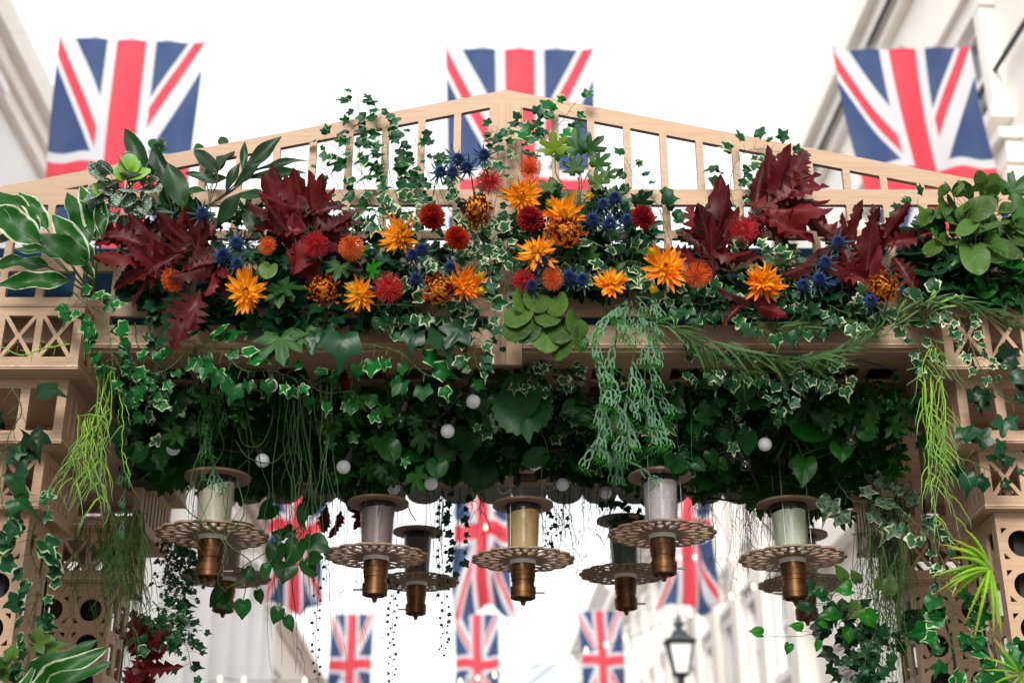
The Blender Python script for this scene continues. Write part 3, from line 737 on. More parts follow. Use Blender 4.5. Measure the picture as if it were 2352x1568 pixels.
class Bld:
    """facade plane x = X (side = -1 left, +1 right), running from y0 to y1"""
    def __init__(s, name, label, side, X, y0, y1, H, mat, depth=10):
        s.side = side; s.X = X; s.root = empty(name, (0, 0, 0), label, 'building', rz=RZ)
        m = MB(); a, b = sorted((side * X, side * (X + depth))); m.box((a, y0, 0), (b, y1, H)); s.wall = m.build('wall', mat, s.root); s.mat = mat
        s.y0, s.y1, s.H = y0, y1, H
    def band(s, name, z0, z1, out, y0=None, y1=None, mat=None):
        m = MB(); y0 = s.y0 if y0 is None else y0; y1 = s.y1 if y1 is None else y1
        a, b = sorted((s.side * (s.X - out), s.side * (s.X - .002))); m.box((a, y0 - .01, z0), (b, y1 + .01, z1)); return m.build(name, mat or s.mat, s.root)
    def cornice(s, z, h, out, y0=None, y1=None, mat=None):
        m = MB(); y0 = s.y0 if y0 is None else y0; y1 = s.y1 if y1 is None else y1
        for (f0, f1, o) in ((0, .25, .35), (.25, .5, .6), (.5, .8, 1.0), (.8, 1, .9)):
            a, b = sorted((s.side * (s.X - out * o), s.side * (s.X - .003))); m.box((a, y0 - .02 * o, z + h * f0 + .001), (b, y1 + .02 * o, z + h * f1))
        return m.build('cornice', mat or s.mat, s.root)
    def window(s, y, z, w, h, fr=None):
        fr = fr or s.mat; X = s.X; sd = s.side
        m = MB()
        def bx(o0, o1, ya, yb, za, zb, mm=m): a, b = sorted((sd * (X - o0), sd * (X - o1))); mm.box((a, ya, za), (b, yb, zb))
        t = .17
        bx(.16, -.0, y - w / 2 - t, y - w / 2, z, z + h); bx(.16, -.0, y + w / 2, y + w / 2 + t, z, z + h)
        bx(.165, -.0, y - w / 2 - t - .05, y + w / 2 + t + .05, z + h + .001, z + h + .25); bx(.24, -.0, y - w / 2 - t - .1, y + w / 2 + t + .1, z + h + .251, z + h + .36)
        bx(.22, -.0, y - w / 2 - t - .05, y + w / 2 + t + .05, z - .13, z - .001)
        o = m.build('window', fr, s.root)
        p = MB(); bx(.012, .003, y - w / 2 + .001, y + w / 2 - .001, z + .001, z + h - .001, p); p.build('pane', M['pane'], o)
        q = MB()
        for k in (-.5, .5): bx(.05, .013, y + k * (w - .07) - .035, y + k * (w - .07) + .035, z + .002, z + h - .002, q)
        bx(.045, .013, y - .02, y + .02, z + .003, z + h - .003, q)
        for k in (0, .5, 1): bx(.055, .0135, y - w / 2 + .071, y + w / 2 - .071, z + .003 + k * (h - .076), z + .07 + k * (h - .076), q)
        q.build('sash', M['whites'], o)
    def column(s, y, z0, z1, r):
        m = MB(); c = (s.side * (s.X - r * .9), y, 0)
        m.lathe([(r * 1.25, z0), (r * 1.25, z0 + .15), (r, z0 + .3), (r * .86, z1 - .5), (r * .95, z1 - .48), (r * .95, z1 - .4), (r * 1.2, z1 - .2), (r * 1.2, z1 - .19)], c, 20)
        a, b = c[0] - r * 1.35, c[0] + r * 1.35; m.box((a, y - r * 1.35, z1 - .189), (b, y + r * 1.35, z1))
        m.build('column', s.mat, s.root, True, 40)
# left side
b = Bld('terrace_house', 'white stucco house with one tall window at the near left edge', -1, 5.35, -26, 15.5, 11.05, M['whites'])
b.cornice(10.2, .83, .30, mat=M['stucco']); b.band('string_course', 7.6, 7.8, .08); b.band('string_course', 5.2, 5.5, .14)
for y in (-8, -1, 5.2, 8.7, 12.2): b.window(y, 8.35, 1.1, 1.45)
for y in (5.2, 8.7, 12.2): b.window(y, 5.0, 1.15, 2.0)
for y in (5.6, 8.9, 12.2): b.window(y, 2.0, 1.2, 2.4)
b = Bld('colonnaded_house', 'cream stucco house with giant columns beyond the left pillars', -1, 5.5, 15.9, 36, 11.6, simple('shaded_stucco', (.52, .44, .37), .85, nz=.06, sc=1.5))  # stucco colour darkened for the shade between the columns
b.cornice(10.6, 1.0, .75); b.band('frieze', 9.3, 10.55, .35)
for k in range(9): b.mat = M['whites']; b.column(17 + k * 2.3, 3.2, 9.3, .40)
b.band('balcony_band', 2.9, 3.2, .9)
for k in range(8): b.window(18.15 + k * 2.3, 4.4, .95, 2.9)
b = Bld('far_house', 'far cream building with plain parapet past the colonnade', -1, 5.6, 36.3, 62, 10.6, M['stuccoc'])
b.cornice(9.9, .6, .4)
for k in range(8): b.window(38 + k * 3, 6.0, 1.1, 2.2)
# right side
b = Bld('grand_terrace', 'large cream stucco terrace with deep cornices and sash windows on the right', 1, 5.5, -26, 21, 13.15, M['stucco'])
b.cornice(12.2, .9, .36); b.band('parapet', 13.17, 14.0, -.6)
b.band('string_course', 10.9, 11.2, .16); b.band('string_course', 6.6, 6.9, .25)
m = MB(); m.tube([(5.40, 3.2, 9.7), (5.40, 21, 9.7)], .03, 8); m.build('dark_pipe', M['lead'], b.root)
m = MB(); m.tube([(5.29, 3.2, 12.38), (5.29, 20.9, 12.38)], .03, 8); m.build('cornice_shadow_line', M['lead'], b.root)  # dark tube put on the cornice to draw its shadow gap
for k in range(-3, 5): b.window(5.5 + k * 3.4, 9.25, 1.0, 1.25)
for k in range(5): b.window(5.5 + k * 3.4, 7.05, 1.15, 1.5)
for k in range(5): b.window(5.5 + k * 3.4, 2.4, 1.3, 2.6)
m = MB(); a = [(8.0, 3.4, 13.2), (12, 20.5, 15)]; m.box(*a); m.build('attic_storey', M['stucco'], b.root)
m = MB(); m.box((5.05, 20.0, 13.16), (6.0, 21.6, 13.45)); m.build('roof_edge', M['lead'], b.root)
b = Bld('pilastered_terrace', 'pale cream terrace with flat pilasters behind the street lamp', 1, 5.7, 21.4, 47, 12.4, M['whites'])
b.cornice(11.2, 1.0, .7, mat=M['stucco'])
for k in range(11): b.band('pilaster', 1.2, 10.9, .28, 22 + k * 2.35, 22.6 + k * 2.35, M['stucco'])
for k in range(10):
    for z in (2.2, 5.6, 8.6): b.window(23.5 + k * 2.35, z, .85, 1.75)
b = Bld('end_house', 'narrow stone house with flat roof behind the furthest right flag', 1, 5.2, 47.5, 62, 13.4, M['stucco'])
b.cornice(12.6, .6, .35); 
for k in range(4): b.window(49.5 + k * 3, 9.0, 1.0, 1.8)
root = empty('street_end_house', (0, 0, 0), 'distant grey house closing the end of the street', 'building', rz=RZ)
m = MB(); m.box((2.0, 90, 0), (16, 100, 15.5)); w_ = m.build('wall', M['stuccoc'], root)
m = MB(); m.add([(1.6, 89.6, 15.5), (16.4, 89.6, 15.5), (16.4, 100.4, 15.5), (1.6, 100.4, 15.5), (5, 92, 17.8), (13, 92, 17.8), (13, 98, 17.8), (5, 98, 17.8)], [(0, 3, 2, 1), (0, 1, 5, 4), (1, 2, 6, 5), (2, 3, 7, 6), (3, 0, 4, 7), (4, 5, 6, 7)]); m.build('roof', simple('pale_slate', (.34, .37, .40), .7), root)
for k in range(4):
    for z in (5, 9, 12.4):
        m = MB(); m.box((3.6 + k * 3.2, 89.93, z), (4.8 + k * 3.2, 89.99, z + 1.9)); wo = m.build('window', M['whites'], root)
        m = MB(); m.box((3.72 + k * 3.2, 89.90, z + .12), (4.68 + k * 3.2, 89.925, z + 1.78)); m.build('pane', M['pane'], wo)
# ---- street lamp
c = at(1562, 1500, 24); c.z = 0
root = empty('street_lamp', c, 'black Victorian lantern on a post in front of the pale terrace', 'street lamp')
zb, zt = zat(1548, 24), zat(1478, 24)
m = MB(c); m.lathe([(.16, 0), (.16, .5), (.10, .7), (.06, 1.0), (.05, zb - .5), (.09, zb - .45), (.05, zb - .3), (.07, zb - .05), (.15, zb)], (c.x, c.y, 0), 14); m.build('post', M['black'], root, True, 40)
def sq(z, r, cx): return [(cx.x - r, cx.y - r, z), (cx.x + r, cx.y - r, z), (cx.x + r, cx.y + r, z), (cx.x - r, cx.y + r, z)]
m = MB(c); r0, r1 = .115, .21
for i in range(4):
    m.tube([sq(zb, r0, c)[i], sq(zt, r1, c)[i]], .02, 6)
    for z, r in ((zb, r0), (zt, r1)): m.tube([sq(z, r, c)[i], sq(z, r, c)[(i + 1) % 4]], .024, 6)
m.build('lantern_frame', M['black'], root)
m = MB(c); v = sq(zb + .02, r0 - .01, c) + sq(zt - .01, r1 - .012, c); m.add(v, [(0, 1, 5, 4), (1, 2, 6, 5), (2, 3, 7, 6), (3, 0, 4, 7)]); m.build('lantern_glass', simple('milky_glass', (.85, .86, .88), .3, nz=.03), root)
m = MB(c); v = sq(zt + .025, r1 + .07, c) + sq(zt + 0.068, r1 + .01, c) + sq(zt + 0.170, .12, c); m.add(v, [(3, 2, 1, 0)] + [(a + i, a + (i + 1) % 4, a + 4 + (i + 1) % 4, a + 4 + i) for a in (0, 4) for i in range(4)])
m.lathe([(.13, zt + 0.170), (.14, zt + 0.212), (.09, zt + 0.238), (.05, zt + 0.281), (.10, zt + 0.323), (.09, zt + 0.383), (.035, zt + 0.425), (.05, zt + 0.459), (.015, zt + 0.493), (.0, zt + 0.595)], (c.x, c.y, 0), 14); m.build('crown', M['lead'], root)
# ---- warm fairy lights over the street
M['warm'] = simple('lit_warm_bulb', (.9, .8, .6), .4, emit=((1.0, .78, .50), 1.3))
def fairy(pts, Y, label):
    Y = 22
    P = [at(x, y, Y) for x, y in pts]; root = empty('street_fairy_lights', P[0], label, 'string lights', 'warm string lights across the street')
    m = MB(P[0]); m.tube(path(P, 50), .008, 5); m.build('cable', M['black'], root)
    for p in P[1:-1]:
        m = MB(P[0]); m.lathe([(.0005, -.034)] + [(.030 * math.sin(a), -.030 * math.cos(a)) for a in (.5, 1, 1.5, 2, 2.5)] + [(.014, .032), (.014, .06), (.0, .06)], p, 10); m.build('bulb', M['warm'], root, True)
fairy([(1180, 1600), (1296, 1508), (1347, 1494), (1392, 1481), (1437, 1466), (1484, 1448), (1526, 1427), (1585, 1410), (1680, 1370), (1731, 1348), (1800, 1310)], 30, 'string of warm lights rising from the middle flags towards the pilastered terrace')
fairy([(1020, 1590), (1057, 1566), (1097, 1558), (1136, 1551), (1210, 1535), (1290, 1500)], 30, 'string of warm lights low beside the furthest middle flag')
fairy([(1000, 1160), (1115, 1212), (1300, 1270), (1560, 1282), (1596, 1281), (1681, 1282), (1800, 1260)], 30, 'string of warm lights at the level of the middle row of flags')
fairy([(440, 1592), (505, 1560), (560, 1562), (700, 1563), (800, 1556)], 30, 'string of warm lights low in front of the colonnade')
# ---------------------------------------------------------------- plants
STEMM = M['stem']
def orient(rn, tan, side, up=.3, toward=.35, droop=.35, nrm=(0, -1, .25), jit=.6):
    tan = Vector(tan).normalized(); sv = tan.cross(Vector((0, 1, 0)))
    if sv.length < .1: sv = Vector((1, 0, 0))
    sv.normalize()
    d = tan * up + sv * side * rn.uniform(.6, 1.1) + Vector((0, -1, 0)) * rn.uniform(0, toward) + Vector((0, 0, -1)) * droop * rn.uniform(.4, 1.3)
    n = Vector(nrm) + Vector((rn.uniform(-jit, jit), rn.uniform(-jit, jit) * .6, rn.uniform(-jit, jit)))
    return d.normalized(), n
def vine(name, label, cat, pts, tm, size, n, mat, group=None, sr=.0013, stem=None, pet=.45, t0=.03, jitp=.004, **kw):
    P = [at(*p) for p in pts]; rn = rs(name, pts, n); o = P[0]
    root = empty(name, o, label, cat, group)
    Q = path(P, 40); Q = [q + Vector((rn.uniform(-1, 1), rn.uniform(-1, 1), rn.uniform(-1, 1))) * .0015 for q in Q]
    sm = MB(o); sm.tube(Q, [sr * (1.15 - .5 * i / 39) for i in range(40)], 5, r=rn.random())
    lm = MB(o); tms = tm if isinstance(tm, (list, tuple)) else [tm]
    for i in range(n):
        u = t0 + (1 - t0) * (i + rn.random() * .7) / n; k = min(38, int(u * 39)); q = Q[k].lerp(Q[k + 1], u * 39 - k); tan = Q[k + 1] - Q[k]
        d, nn = orient(rn, tan, 1 if i % 2 else -1, **kw)
        if i == n - 1: d = (tan.normalized() * .8 + d * .5).normalized()
        s = size * (1.22 if name == 'ivy_vine' and size > .034 else 1) * rn.uniform(.65, 1.2) * (1.08 - .35 * u)
        b = q + d * s * pet + Vector((rn.uniform(-jitp, jitp), -.004 + rn.uniform(-jitp, jitp), 0)) 
        if pet > .1: sm.tube([q, q.lerp(b, .5) + Vector((0, -.003, .003)), b], sr * .55, 4, cap=False)
        Mx = frame(d, nn) * s
        Mx = Mx @ np.diag([rn.uniform(.85, 1.15), 1, rn.uniform(.5, 1.8)])
        lm.inst(TP(rn, tms), Mx, np.array(b), r=rn.random())
    sm.build('stem', stem or STEMM, root); lm.build('leaves', mat, root, True)
    return root
def leaves(name, label, cat, L, tm, mat, group=None, base=None, sr=.0018, stem=None, wob=.3):
    if name == 'eucalyptus_branch': L = [(*l[:6], l[6] * .66) for l in L]; wob = .95
    """explicit leaves: (x0,y0,x1,y1,Y0,Y1,width) ; stems run to base"""
    rn = rs(name, L[0]); o = at(L[0][0], L[0][1], L[0][4]); root = empty(name, o, label, cat, group)
    lm = MB(o); sm = MB(o); B = at(*base) if base else None; tms = tm if isinstance(tm, (list, tuple)) else [tm]
    for l in L:
        a, b = at(l[0], l[1], l[4]), at(l[2], l[3], l[5]); d = b - a; s = d.length
        wd = l[6] if len(l) > 6 else 1; nn = Vector((rn.uniform(-wob, wob), -1, rn.uniform(-wob, wob) + .3))
        Mx = frame(d, nn) @ np.diag([s * wd, s, s])
        lm.inst(TP(rn, tms), Mx, np.array(a), r=rn.random())
        if B is not None: sm.tube(path([B, B.lerp(a, .6) + Vector((rn.uniform(-.01, .01), 0, -.008)), a, a.lerp(b, .3)], 8)[:7], sr, 5, r=rn.random())
    lm.build('leaves', mat, root, True)
    if B is not None: sm.build('stem', stem or STEMM, root)
    return root
def cluster(name, label, cat, cx, cy, Y, rx, ry, n, tm, size, mat, group=None, fan=None, rY=.06, stem=None, sr=.0012, kw={}):
    """a tuft: leaves on short stalks from a root point, tips spread over an ellipse of pixels"""
    rn = rs(name, cx, cy, n); B = at(cx, cy, Y + .05) if fan is None else at(*fan, Y + .04); o = B
    root = empty(name, o, label, cat, group); lm = MB(o); sm = MB(o); tms = tm if isinstance(tm, (list, tuple)) else [tm]
    for i in range(n):
        a = rn.uniform(0, 2 * math.pi); q = math.sqrt(rn.random())
        p = at(cx + rx * q * math.cos(a), cy + ry * q * math.sin(a), Y + rn.uniform(-rY, rY))
        out = p - B; d = (out.normalized() * 1.0 + Vector((rn.uniform(-.6, .6), rn.uniform(-.6, 0), rn.uniform(-.9, .3)))).normalized()
        nn = Vector((rn.uniform(-.7, .7), -1, rn.uniform(-.4, .7)))
        s = size * rn.uniform(.6, 1.2)
        Mx = frame(d, nn) @ np.diag([s * rn.uniform(.85, 1.15), s, s * rn.uniform(.5, 1.6)])
        lm.inst(TP(rn, tms), Mx, np.array(p), r=rn.random())
        sm.tube([B, B.lerp(p, .5) + Vector((rn.uniform(-.01, .01), 0, rn.uniform(-.01, .01))), p], sr, 4, cap=False)
    lm.build('leaves', mat, root, True); sm.build('stem', stem or STEMM, root)
    return root
IV = ['ivy', 'ivyb']
# --- ivy on the pediment
g_ = 'climbing ivy on the pediment'
vine('ivy_vine', 'small variegated ivy rising highest above the pediment, left of the peak', 'ivy', [(880, 530, 4.03), (838, 430, 4.04), (826, 340, 4.04), (824, 260, 4.05), (822, 218, 4.04)], IV, .052, 26, M['ivy'], g_)
vine('ivy_vine', 'ivy shoot beside the highest one with a dark five pointed leaf on the top rail', 'ivy', [(880, 540, 4.0), (882, 440, 4.03), (878, 350, 4.04), (866, 300, 4.05), (862, 245, 4.05)], IV, .056, 26, M['ivy'], g_)
vine('ivy_vine', 'short ivy shoot reaching out over a trellis gap beside the dark magnolia like leaves', 'ivy', [(850, 420, 4.03), (800, 360, 4.04), (765, 335, 4.04), (738, 322, 4.05)], IV, .048, 14, M['ivy'], g_)
vine('ivy_vine', 'ivy sprig drooping in the trellis gap over the dark red leaves', 'ivy', [(840, 500, 4.03), (790, 450, 4.05), (760, 400, 4.05), (738, 385, 4.05)], IV, .036, 14, M['ivy'], g_)
vine('ivy_vine', 'ivy sprig hanging across the gap between two trellis bars', 'ivy', [(890, 330, 4.04), (895, 400, 4.03), (915, 460, 4.02), (930, 500, 4.0)], IV, .048, 16, M['ivy'], g_)
vine('ivy_vine', 'ivy shoot standing behind the rust pompon flowers', 'ivy', [(1030, 540, 4.0), (1000, 440, 4.03), (970, 370, 4.04), (950, 306, 4.05)], IV, .046, 24, M['ivy'], g_)
vine('ivy_vine', 'leafy ivy shoot climbing behind the upper thistles', 'ivy', [(1060, 520, 4.0), (1020, 460, 4.02), (1000, 400, 4.03), (985, 350, 4.05)], IV, .052, 20, M['ivy'], g_)
vine('ivy_vine', 'ivy climbing the centre post up to its top', 'ivy', [(1120, 560, 4.0), (1140, 450, 4.02), (1145, 350, 4.03), (1140, 290, 4.04)], IV, .044, 28, M['ivy'], g_)
vine('ivy_vine', 'ivy hooking over to the lime maple leaf from the centre post', 'ivy', [(1190, 380, 4.0), (1185, 330, 4.01), (1210, 290, 4.02), (1250, 285, 4.02)], IV, .050, 18, M['ivy'], g_)
vine('ivy_vine', 'bright green ivy sprig poking above the top rail right of the peak', 'ivy', [(1230, 360, 4.0), (1260, 310, 4.02), (1290, 280, 4.04), (1322, 235, 4.04)], IV, .068, 15, M['ivyg'], g_)
vine('ivy_vine', 'thin ivy shoot in the empty trellis gaps right of the maple leaves', 'ivy', [(1530, 560, 4.0), (1510, 470, 4.03), (1460, 410, 4.05), (1440, 368, 4.05)], IV, .046, 16, M['ivy'], g_)
vine('ivy_vine', 'ivy shoot along the mid rail beside the crimson pompon', 'ivy', [(1560, 620, 4.0), (1530, 520, 4.03), (1515, 480, 4.03), (1490, 445, 4.04)], IV, .05, 14, M['ivy'], g_)
vine('ivy_vine', 'pale cream edged ivy climbing behind the tallest red oak leaf', 'ivy', [(1750, 560, 4.02), (1690, 480, 4.03), (1680, 400, 4.04), (1720, 345, 4.04), (1800, 350, 4.04)], IV, .062, 30, M['ivyw'], g_)
vine('ivy_vine', 'pale cream edged ivy trailing between the two dark red oak sprays', 'ivy', [(1730, 500, 4.02), (1770, 540, 4.0), (1800, 600, 3.98), (1830, 640, 3.96)], IV, .055, 22, M['ivyw'], g_)
vine('ivy_vine', 'pale ivy shoot beside the eucalyptus, half over the pediment rail', 'ivy', [(2050, 640, 4.0), (2060, 560, 4.02), (2080, 500, 4.03), (2110, 470, 4.03)], IV, .055, 20, M['ivyw'], g_)
vine('ivy_vine', 'fine variegated ivy trailing down the centre post', 'ivy', [(1190, 470, 3.98), (1195, 540, 3.99), (1170, 620, 3.99), (1155, 690, 3.99), (1150, 790, 3.99)], IV, .046, 34, M['ivy'], g_)
vine('ivy_vine', 'variegated ivy hanging off the lower rails left of the centre post', 'ivy', [(1060, 660, 3.97), (1100, 700, 3.96), (1108, 760, 3.96), (1090, 810, 3.96), (1100, 850, 3.96)], IV, .050, 22, M['ivyw'], g_)
vine('ivy_vine', 'ivy running under the rust pompon towards the centre post', 'ivy', [(1000, 600, 3.97), (1070, 560, 3.96), (1120, 550, 3.96), (1170, 580, 3.97)], IV, .052, 32, M['ivyw'], g_)
vine('ivy_vine', 'dense ivy below the two rust pompons', 'ivy', [(980, 560, 3.97), (1030, 600, 3.96), (1080, 600, 3.95), (1140, 545, 3.96)], IV, .052, 30, M['ivyw'], g_)
vine('ivy_vine', 'ivy curling round the bronze chrysanthemum near the centre post', 'ivy', [(1130, 470, 3.98), (1100, 500, 3.97), (1090, 540, 3.96), (1150, 600, 3.96)], IV, .05, 24, M['ivyw'], g_)
vine('ivy_vine', 'ivy in the gaps below the highest ivy and above the orange dahlia', 'ivy', [(820, 470, 4.0), (880, 500, 3.99), (930, 480, 3.99), (980, 500, 3.98)], IV, .048, 26, M['ivyw'], g_)
# lower variegated ivy between flowers (right half)
for lab, pts in (('variegated ivy between the yellow buds and the spiky amber dahlia', [(1400, 640, 3.95), (1440, 600, 3.94), (1500, 620, 3.94), (1560, 690, 3.94)]),
                 ('variegated ivy sprig under the orange pincushion flower on the right half', [(1560, 680, 3.94), (1610, 700, 3.93), (1660, 690, 3.93), (1700, 720, 3.93)]),
                 ('variegated ivy beside the star shaped amber dahlia among the red leaves', [(1680, 620, 3.94), (1720, 590, 3.94), (1790, 620, 3.93), (1810, 690, 3.92)]),
                 ('variegated ivy sprig spilling over the rail under the red leaves', [(1700, 700, 3.93), (1750, 740, 3.93), (1830, 740, 3.93), (1900, 745, 3.93)]),
                 ('variegated ivy by the paired thistles right of the centre post', [(1240, 600, 3.95), (1290, 590, 3.94), (1340, 600, 3.94), (1370, 640, 3.94)]),
                 ('variegated ivy framing the lowest orange dahlias left of the centre', [(860, 700, 3.95), (930, 700, 3.94), (990, 710, 3.94), (1040, 720, 3.94)]),
                 ('variegated ivy around the right bronze chrysanthemum', [(1900, 700, 3.94), (1960, 720, 3.93), (2040, 690, 3.93), (2090, 720, 3.93)])):
    vine('ivy_vine', lab, 'ivy', pts, IV, .052, 20, M['ivyw'] if 'sprig' not in lab else M['ivy'], 'ivy threaded through the flower bed')
# --- dark greenery behind the flowers
G = 'green leaves packed behind the flowers'
def bed(lab, x, y, rx, ry, n, tm, size, mat, Y=4.02, name='foliage_bunch', cat='foliage'):
    cluster(name, lab, cat, x, y, Y, rx, ry, int(n * 1.9), tm, size, mat, G, rY=.035)
bed('dark ivy bunch packed below the left red oak leaves', 440, 690, 90, 55, 42, 'ivy', .075, M['ivyd'])
bed('dark ivy bunch between the left dahlia and the bronze chrysanthemum', 640, 700, 90, 50, 42, 'ivy', .085, M['ivyd'])
bed('dark ivy bunch under the red pincushion flower left of centre', 820, 700, 80, 45, 38, 'ivy', .07, M['ivyd'])
bed('dark ivy bunch hanging over the rails under the left bronze chrysanthemums', 990, 730, 80, 40, 32, 'ivy', .08, M['ivyd'])
bed('dark maple leaves behind the blue thistles of the left half', 560, 560, 80, 60, 30, 'maple', .095, M['ivyd'])
bed('dark maple leaves behind the drooping orange pincushion', 800, 600, 80, 60, 32, 'maple', .10, M['ivyd'])
bed('dark leaves behind the thistles under the spiky orange dahlia', 960, 620, 70, 60, 36, ['ivy', 'serr'], .07, M['ivyd'])
bed('dark leaves behind the central dahlia column', 1260, 560, 70, 100, 50, ['ivy', 'serr'], .08, M['ivyd'])
bed('dark leaves between the thistles and the crimson pompon', 1400, 540, 80, 70, 48, ['ivy', 'maple'], .085, M['ivyd'])
bed('dark leaves under the lime maple leaves, behind the buds', 1380, 620, 90, 50, 44, ['ivy', 'serr'], .08, M['ivyd'])
bed('dark leaves behind the spiky amber dahlia and the pincushion', 1580, 660, 80, 45, 40, ['ivy', 'serr'], .075, M['ivyd'])
bed('dark leaves behind the star shaped dahlia among the red leaves', 1760, 680, 90, 50, 42, ['ivy', 'serr'], .075, M['ivyd'])
bed('dark leaves in the shade of the right red oak spray', 1920, 680, 90, 55, 55, ['ivy', 'serr'], .075, M['ivyd'])
bed('mid green ivy leaves filling the corner beside the right box', 2160, 610, 75, 70, 40, ['ivy', 'round'], .095, M['ivyd'], Y=3.98)
bed('green rounded ivy leaves on top of the right box', 2285, 640, 80, 55, 45, 'ivy', .09, M['heart'], Y=3.98)
bed('small dark leaves in front of the blue sheet at the left', 330, 660, 50, 30, 20, 'round', .045, M['ivyd'])
# hero maple leaves
def hero(lab, L, mat, tm='maple', name='maple_sprig', cat='leaf sprig', base=None, group='maple leaves among the flowers'):
    leaves(name, lab, cat, L, tm, mat, group, base)
hero('lime green maple leaf with pointed lobes right of the pediment peak', [(1275, 375, 1268, 300, 3.95, 3.90, 1.35)], M['lime'], base=(1290, 420, 4.0))
hero('deep green maple leaves stacked behind the lime one', [(1330, 380, 1320, 290, 3.98, 3.95, 1.1), (1330, 370, 1385, 310, 3.97, 3.92, 1.1), (1350, 400, 1400, 350, 3.97, 3.92, 1), (1330, 420, 1310, 350, 3.97, 3.95, 1), (1370, 420, 1420, 385, 3.96, 3.92, .95)], M['maple'], base=(1330, 480, 4.0))
hero('yellow green maple leaves under the deep green ones', [(1350, 440, 1395, 390, 3.94, 3.9, 1.1), (1370, 450, 1445, 455, 3.94, 3.9, 1), (1330, 450, 1270, 470, 3.95, 3.92, .9), (1300, 430, 1220, 425, 3.96, 3.94, .8)], M['euca'], base=(1340, 500, 4.0))
hero('bright maple leaf catching light above the red pincushion left of centre', [(838, 640, 872, 600, 3.92, 3.87, 1.3), (835, 640, 818, 680, 3.92, 3.88, 1.2)], M['heartl'], base=(800, 600, 3.97))
hero('dark maple leaf above the bright one', [(790, 600, 850, 560, 3.94, 3.9, 1.3), (790, 590, 770, 640, 3.94, 3.9, 1.1)], M['maple'])
hero('broad green leaf behind the amber dahlia at the left', [(610, 665, 700, 655, 3.93, 3.88, 1.0), (650, 640, 640, 700, 3.93, 3.88, 1.2)], M['maple'])
hero('large green leaf drooping over the beam left of centre', [(640, 740, 650, 830, 3.93, 3.88, 1.25), (690, 740, 720, 800, 3.94, 3.9, 1)], M['maple'])
hero('dark three pointed leaves hanging over the beam', [(735, 750, 715, 815, 3.93, 3.9, 1), (790, 750, 780, 830, 3.92, 3.89, 1.15), (740, 745, 760, 800, 3.93, 3.9, .9)], M['ivyd'], 'ivyb')
hero('dark triangular ivy leaves over the lower rail near the centre', [(1000, 740, 1035, 810, 3.94, 3.9, .9), (1080, 730, 1020, 800, 3.93, 3.9, 1.0), (960, 750, 940, 800, 3.94, 3.9, .9)], M['ivyd'], 'ivyb')
hero('green rounded leaf in front of the rust flower at the left', [(600, 640, 612, 598, 3.88, 3.86, .85), (620, 605, 612, 640, 3.87, 3.85, 1)], M['euca'], 'round')
hero('pointed green leaves right of the centre under the maple leaves', [(1380, 560, 1430, 520, 3.94, 3.9, 1), (1400, 600, 1440, 640, 3.94, 3.9, .8), (1440, 560, 1520, 590, 3.94, 3.9, .6), (1330, 620, 1370, 560, 3.95, 3.9, .9)], M['maple'])
# --- red oak leaf sprays
g_ = 'dark red oak leaf sprays'
def oakspray(lab, L, base):
    L = [(l[0] - .18 * (l[2] - l[0]), l[1] - .18 * (l[3] - l[1]), l[2], l[3], l[4], l[5], l[6] * .70) for l in L]
    g = rs(lab); L = L + [(l[0] + g.uniform(-22, 22), l[1] + g.uniform(-18, 18), l[2] + g.uniform(-30, 30), l[3] + g.uniform(-22, 22), l[4] + .03, l[5] + g.uniform(.01, .05), l[6] * .9) for l in L if len(L) > 4] + [(l[0] + g.uniform(-40, 40), l[1] + g.uniform(-25, 25), l[0] + .75 * (l[2] - l[0]) + g.uniform(-55, 55), l[1] + .75 * (l[3] - l[1]) + g.uniform(-40, 40), l[4] + .01, l[5] + g.uniform(-.03, .04), l[6]) for l in L if len(L) > 4]
    leaves('oak_spray', lab, 'red leaf spray', L, ['oak', 'oakb'], M['oak'], g_, base, stem=M['twig'], wob=.55)
oakspray('red oak spray reaching up the pediment on the right with the tallest leaf', [(1800, 460, 1838, 315, 3.96, 3.92, 1.0), (1765, 450, 1770, 340, 3.97, 3.94, .95), (1790, 460, 1893, 400, 3.95, 3.88, 1.05), (1770, 480, 1915, 495, 3.94, 3.88, 1.0), (1790, 470, 1880, 460, 3.96, 3.9, .8), (1740, 500, 1690, 560, 3.95, 3.9, .9), (1750, 500, 1870, 530, 3.93, 3.88, .9)], (1680, 600, 3.98))
oakspray('red oak leaves fanning left of the red pincushion on the right half', [(1640, 590, 1660, 430, 3.94, 3.89, 1.0), (1640, 590, 1605, 470, 3.93, 3.88, 1.25), (1620, 600, 1555, 590, 3.93, 3.88, .9), (1630, 590, 1570, 520, 3.94, 3.89, 1.0), (1640, 580, 1730, 590, 3.93, 3.88, 1.1), (1650, 560, 1700, 480, 3.94, 3.9, 1)], (1640, 640, 3.98))
oakspray('red oak spray of narrow upright leaves beside the eucalyptus', [(2000, 560, 2020, 460, 3.95, 3.9, .9), (2030, 550, 2085, 465, 3.95, 3.9, .9), (1960, 560, 1925, 490, 3.95, 3.9, .8), (2040, 560, 2140, 530, 3.94, 3.88, .9), (1990, 640, 2000, 520, 3.93, 3.88, 1.2), (1990, 640, 1890, 600, 3.93, 3.88, .9), (1930, 560, 1850, 480, 3.96, 3.92, .8), (2060, 600, 2110, 660, 3.93, 3.88, 1.0), (1900, 580, 1800, 650, 3.93, 3.9, .8), (1960, 620, 1930, 540, 3.92, 3.88, 1)], (1960, 690, 3.98))
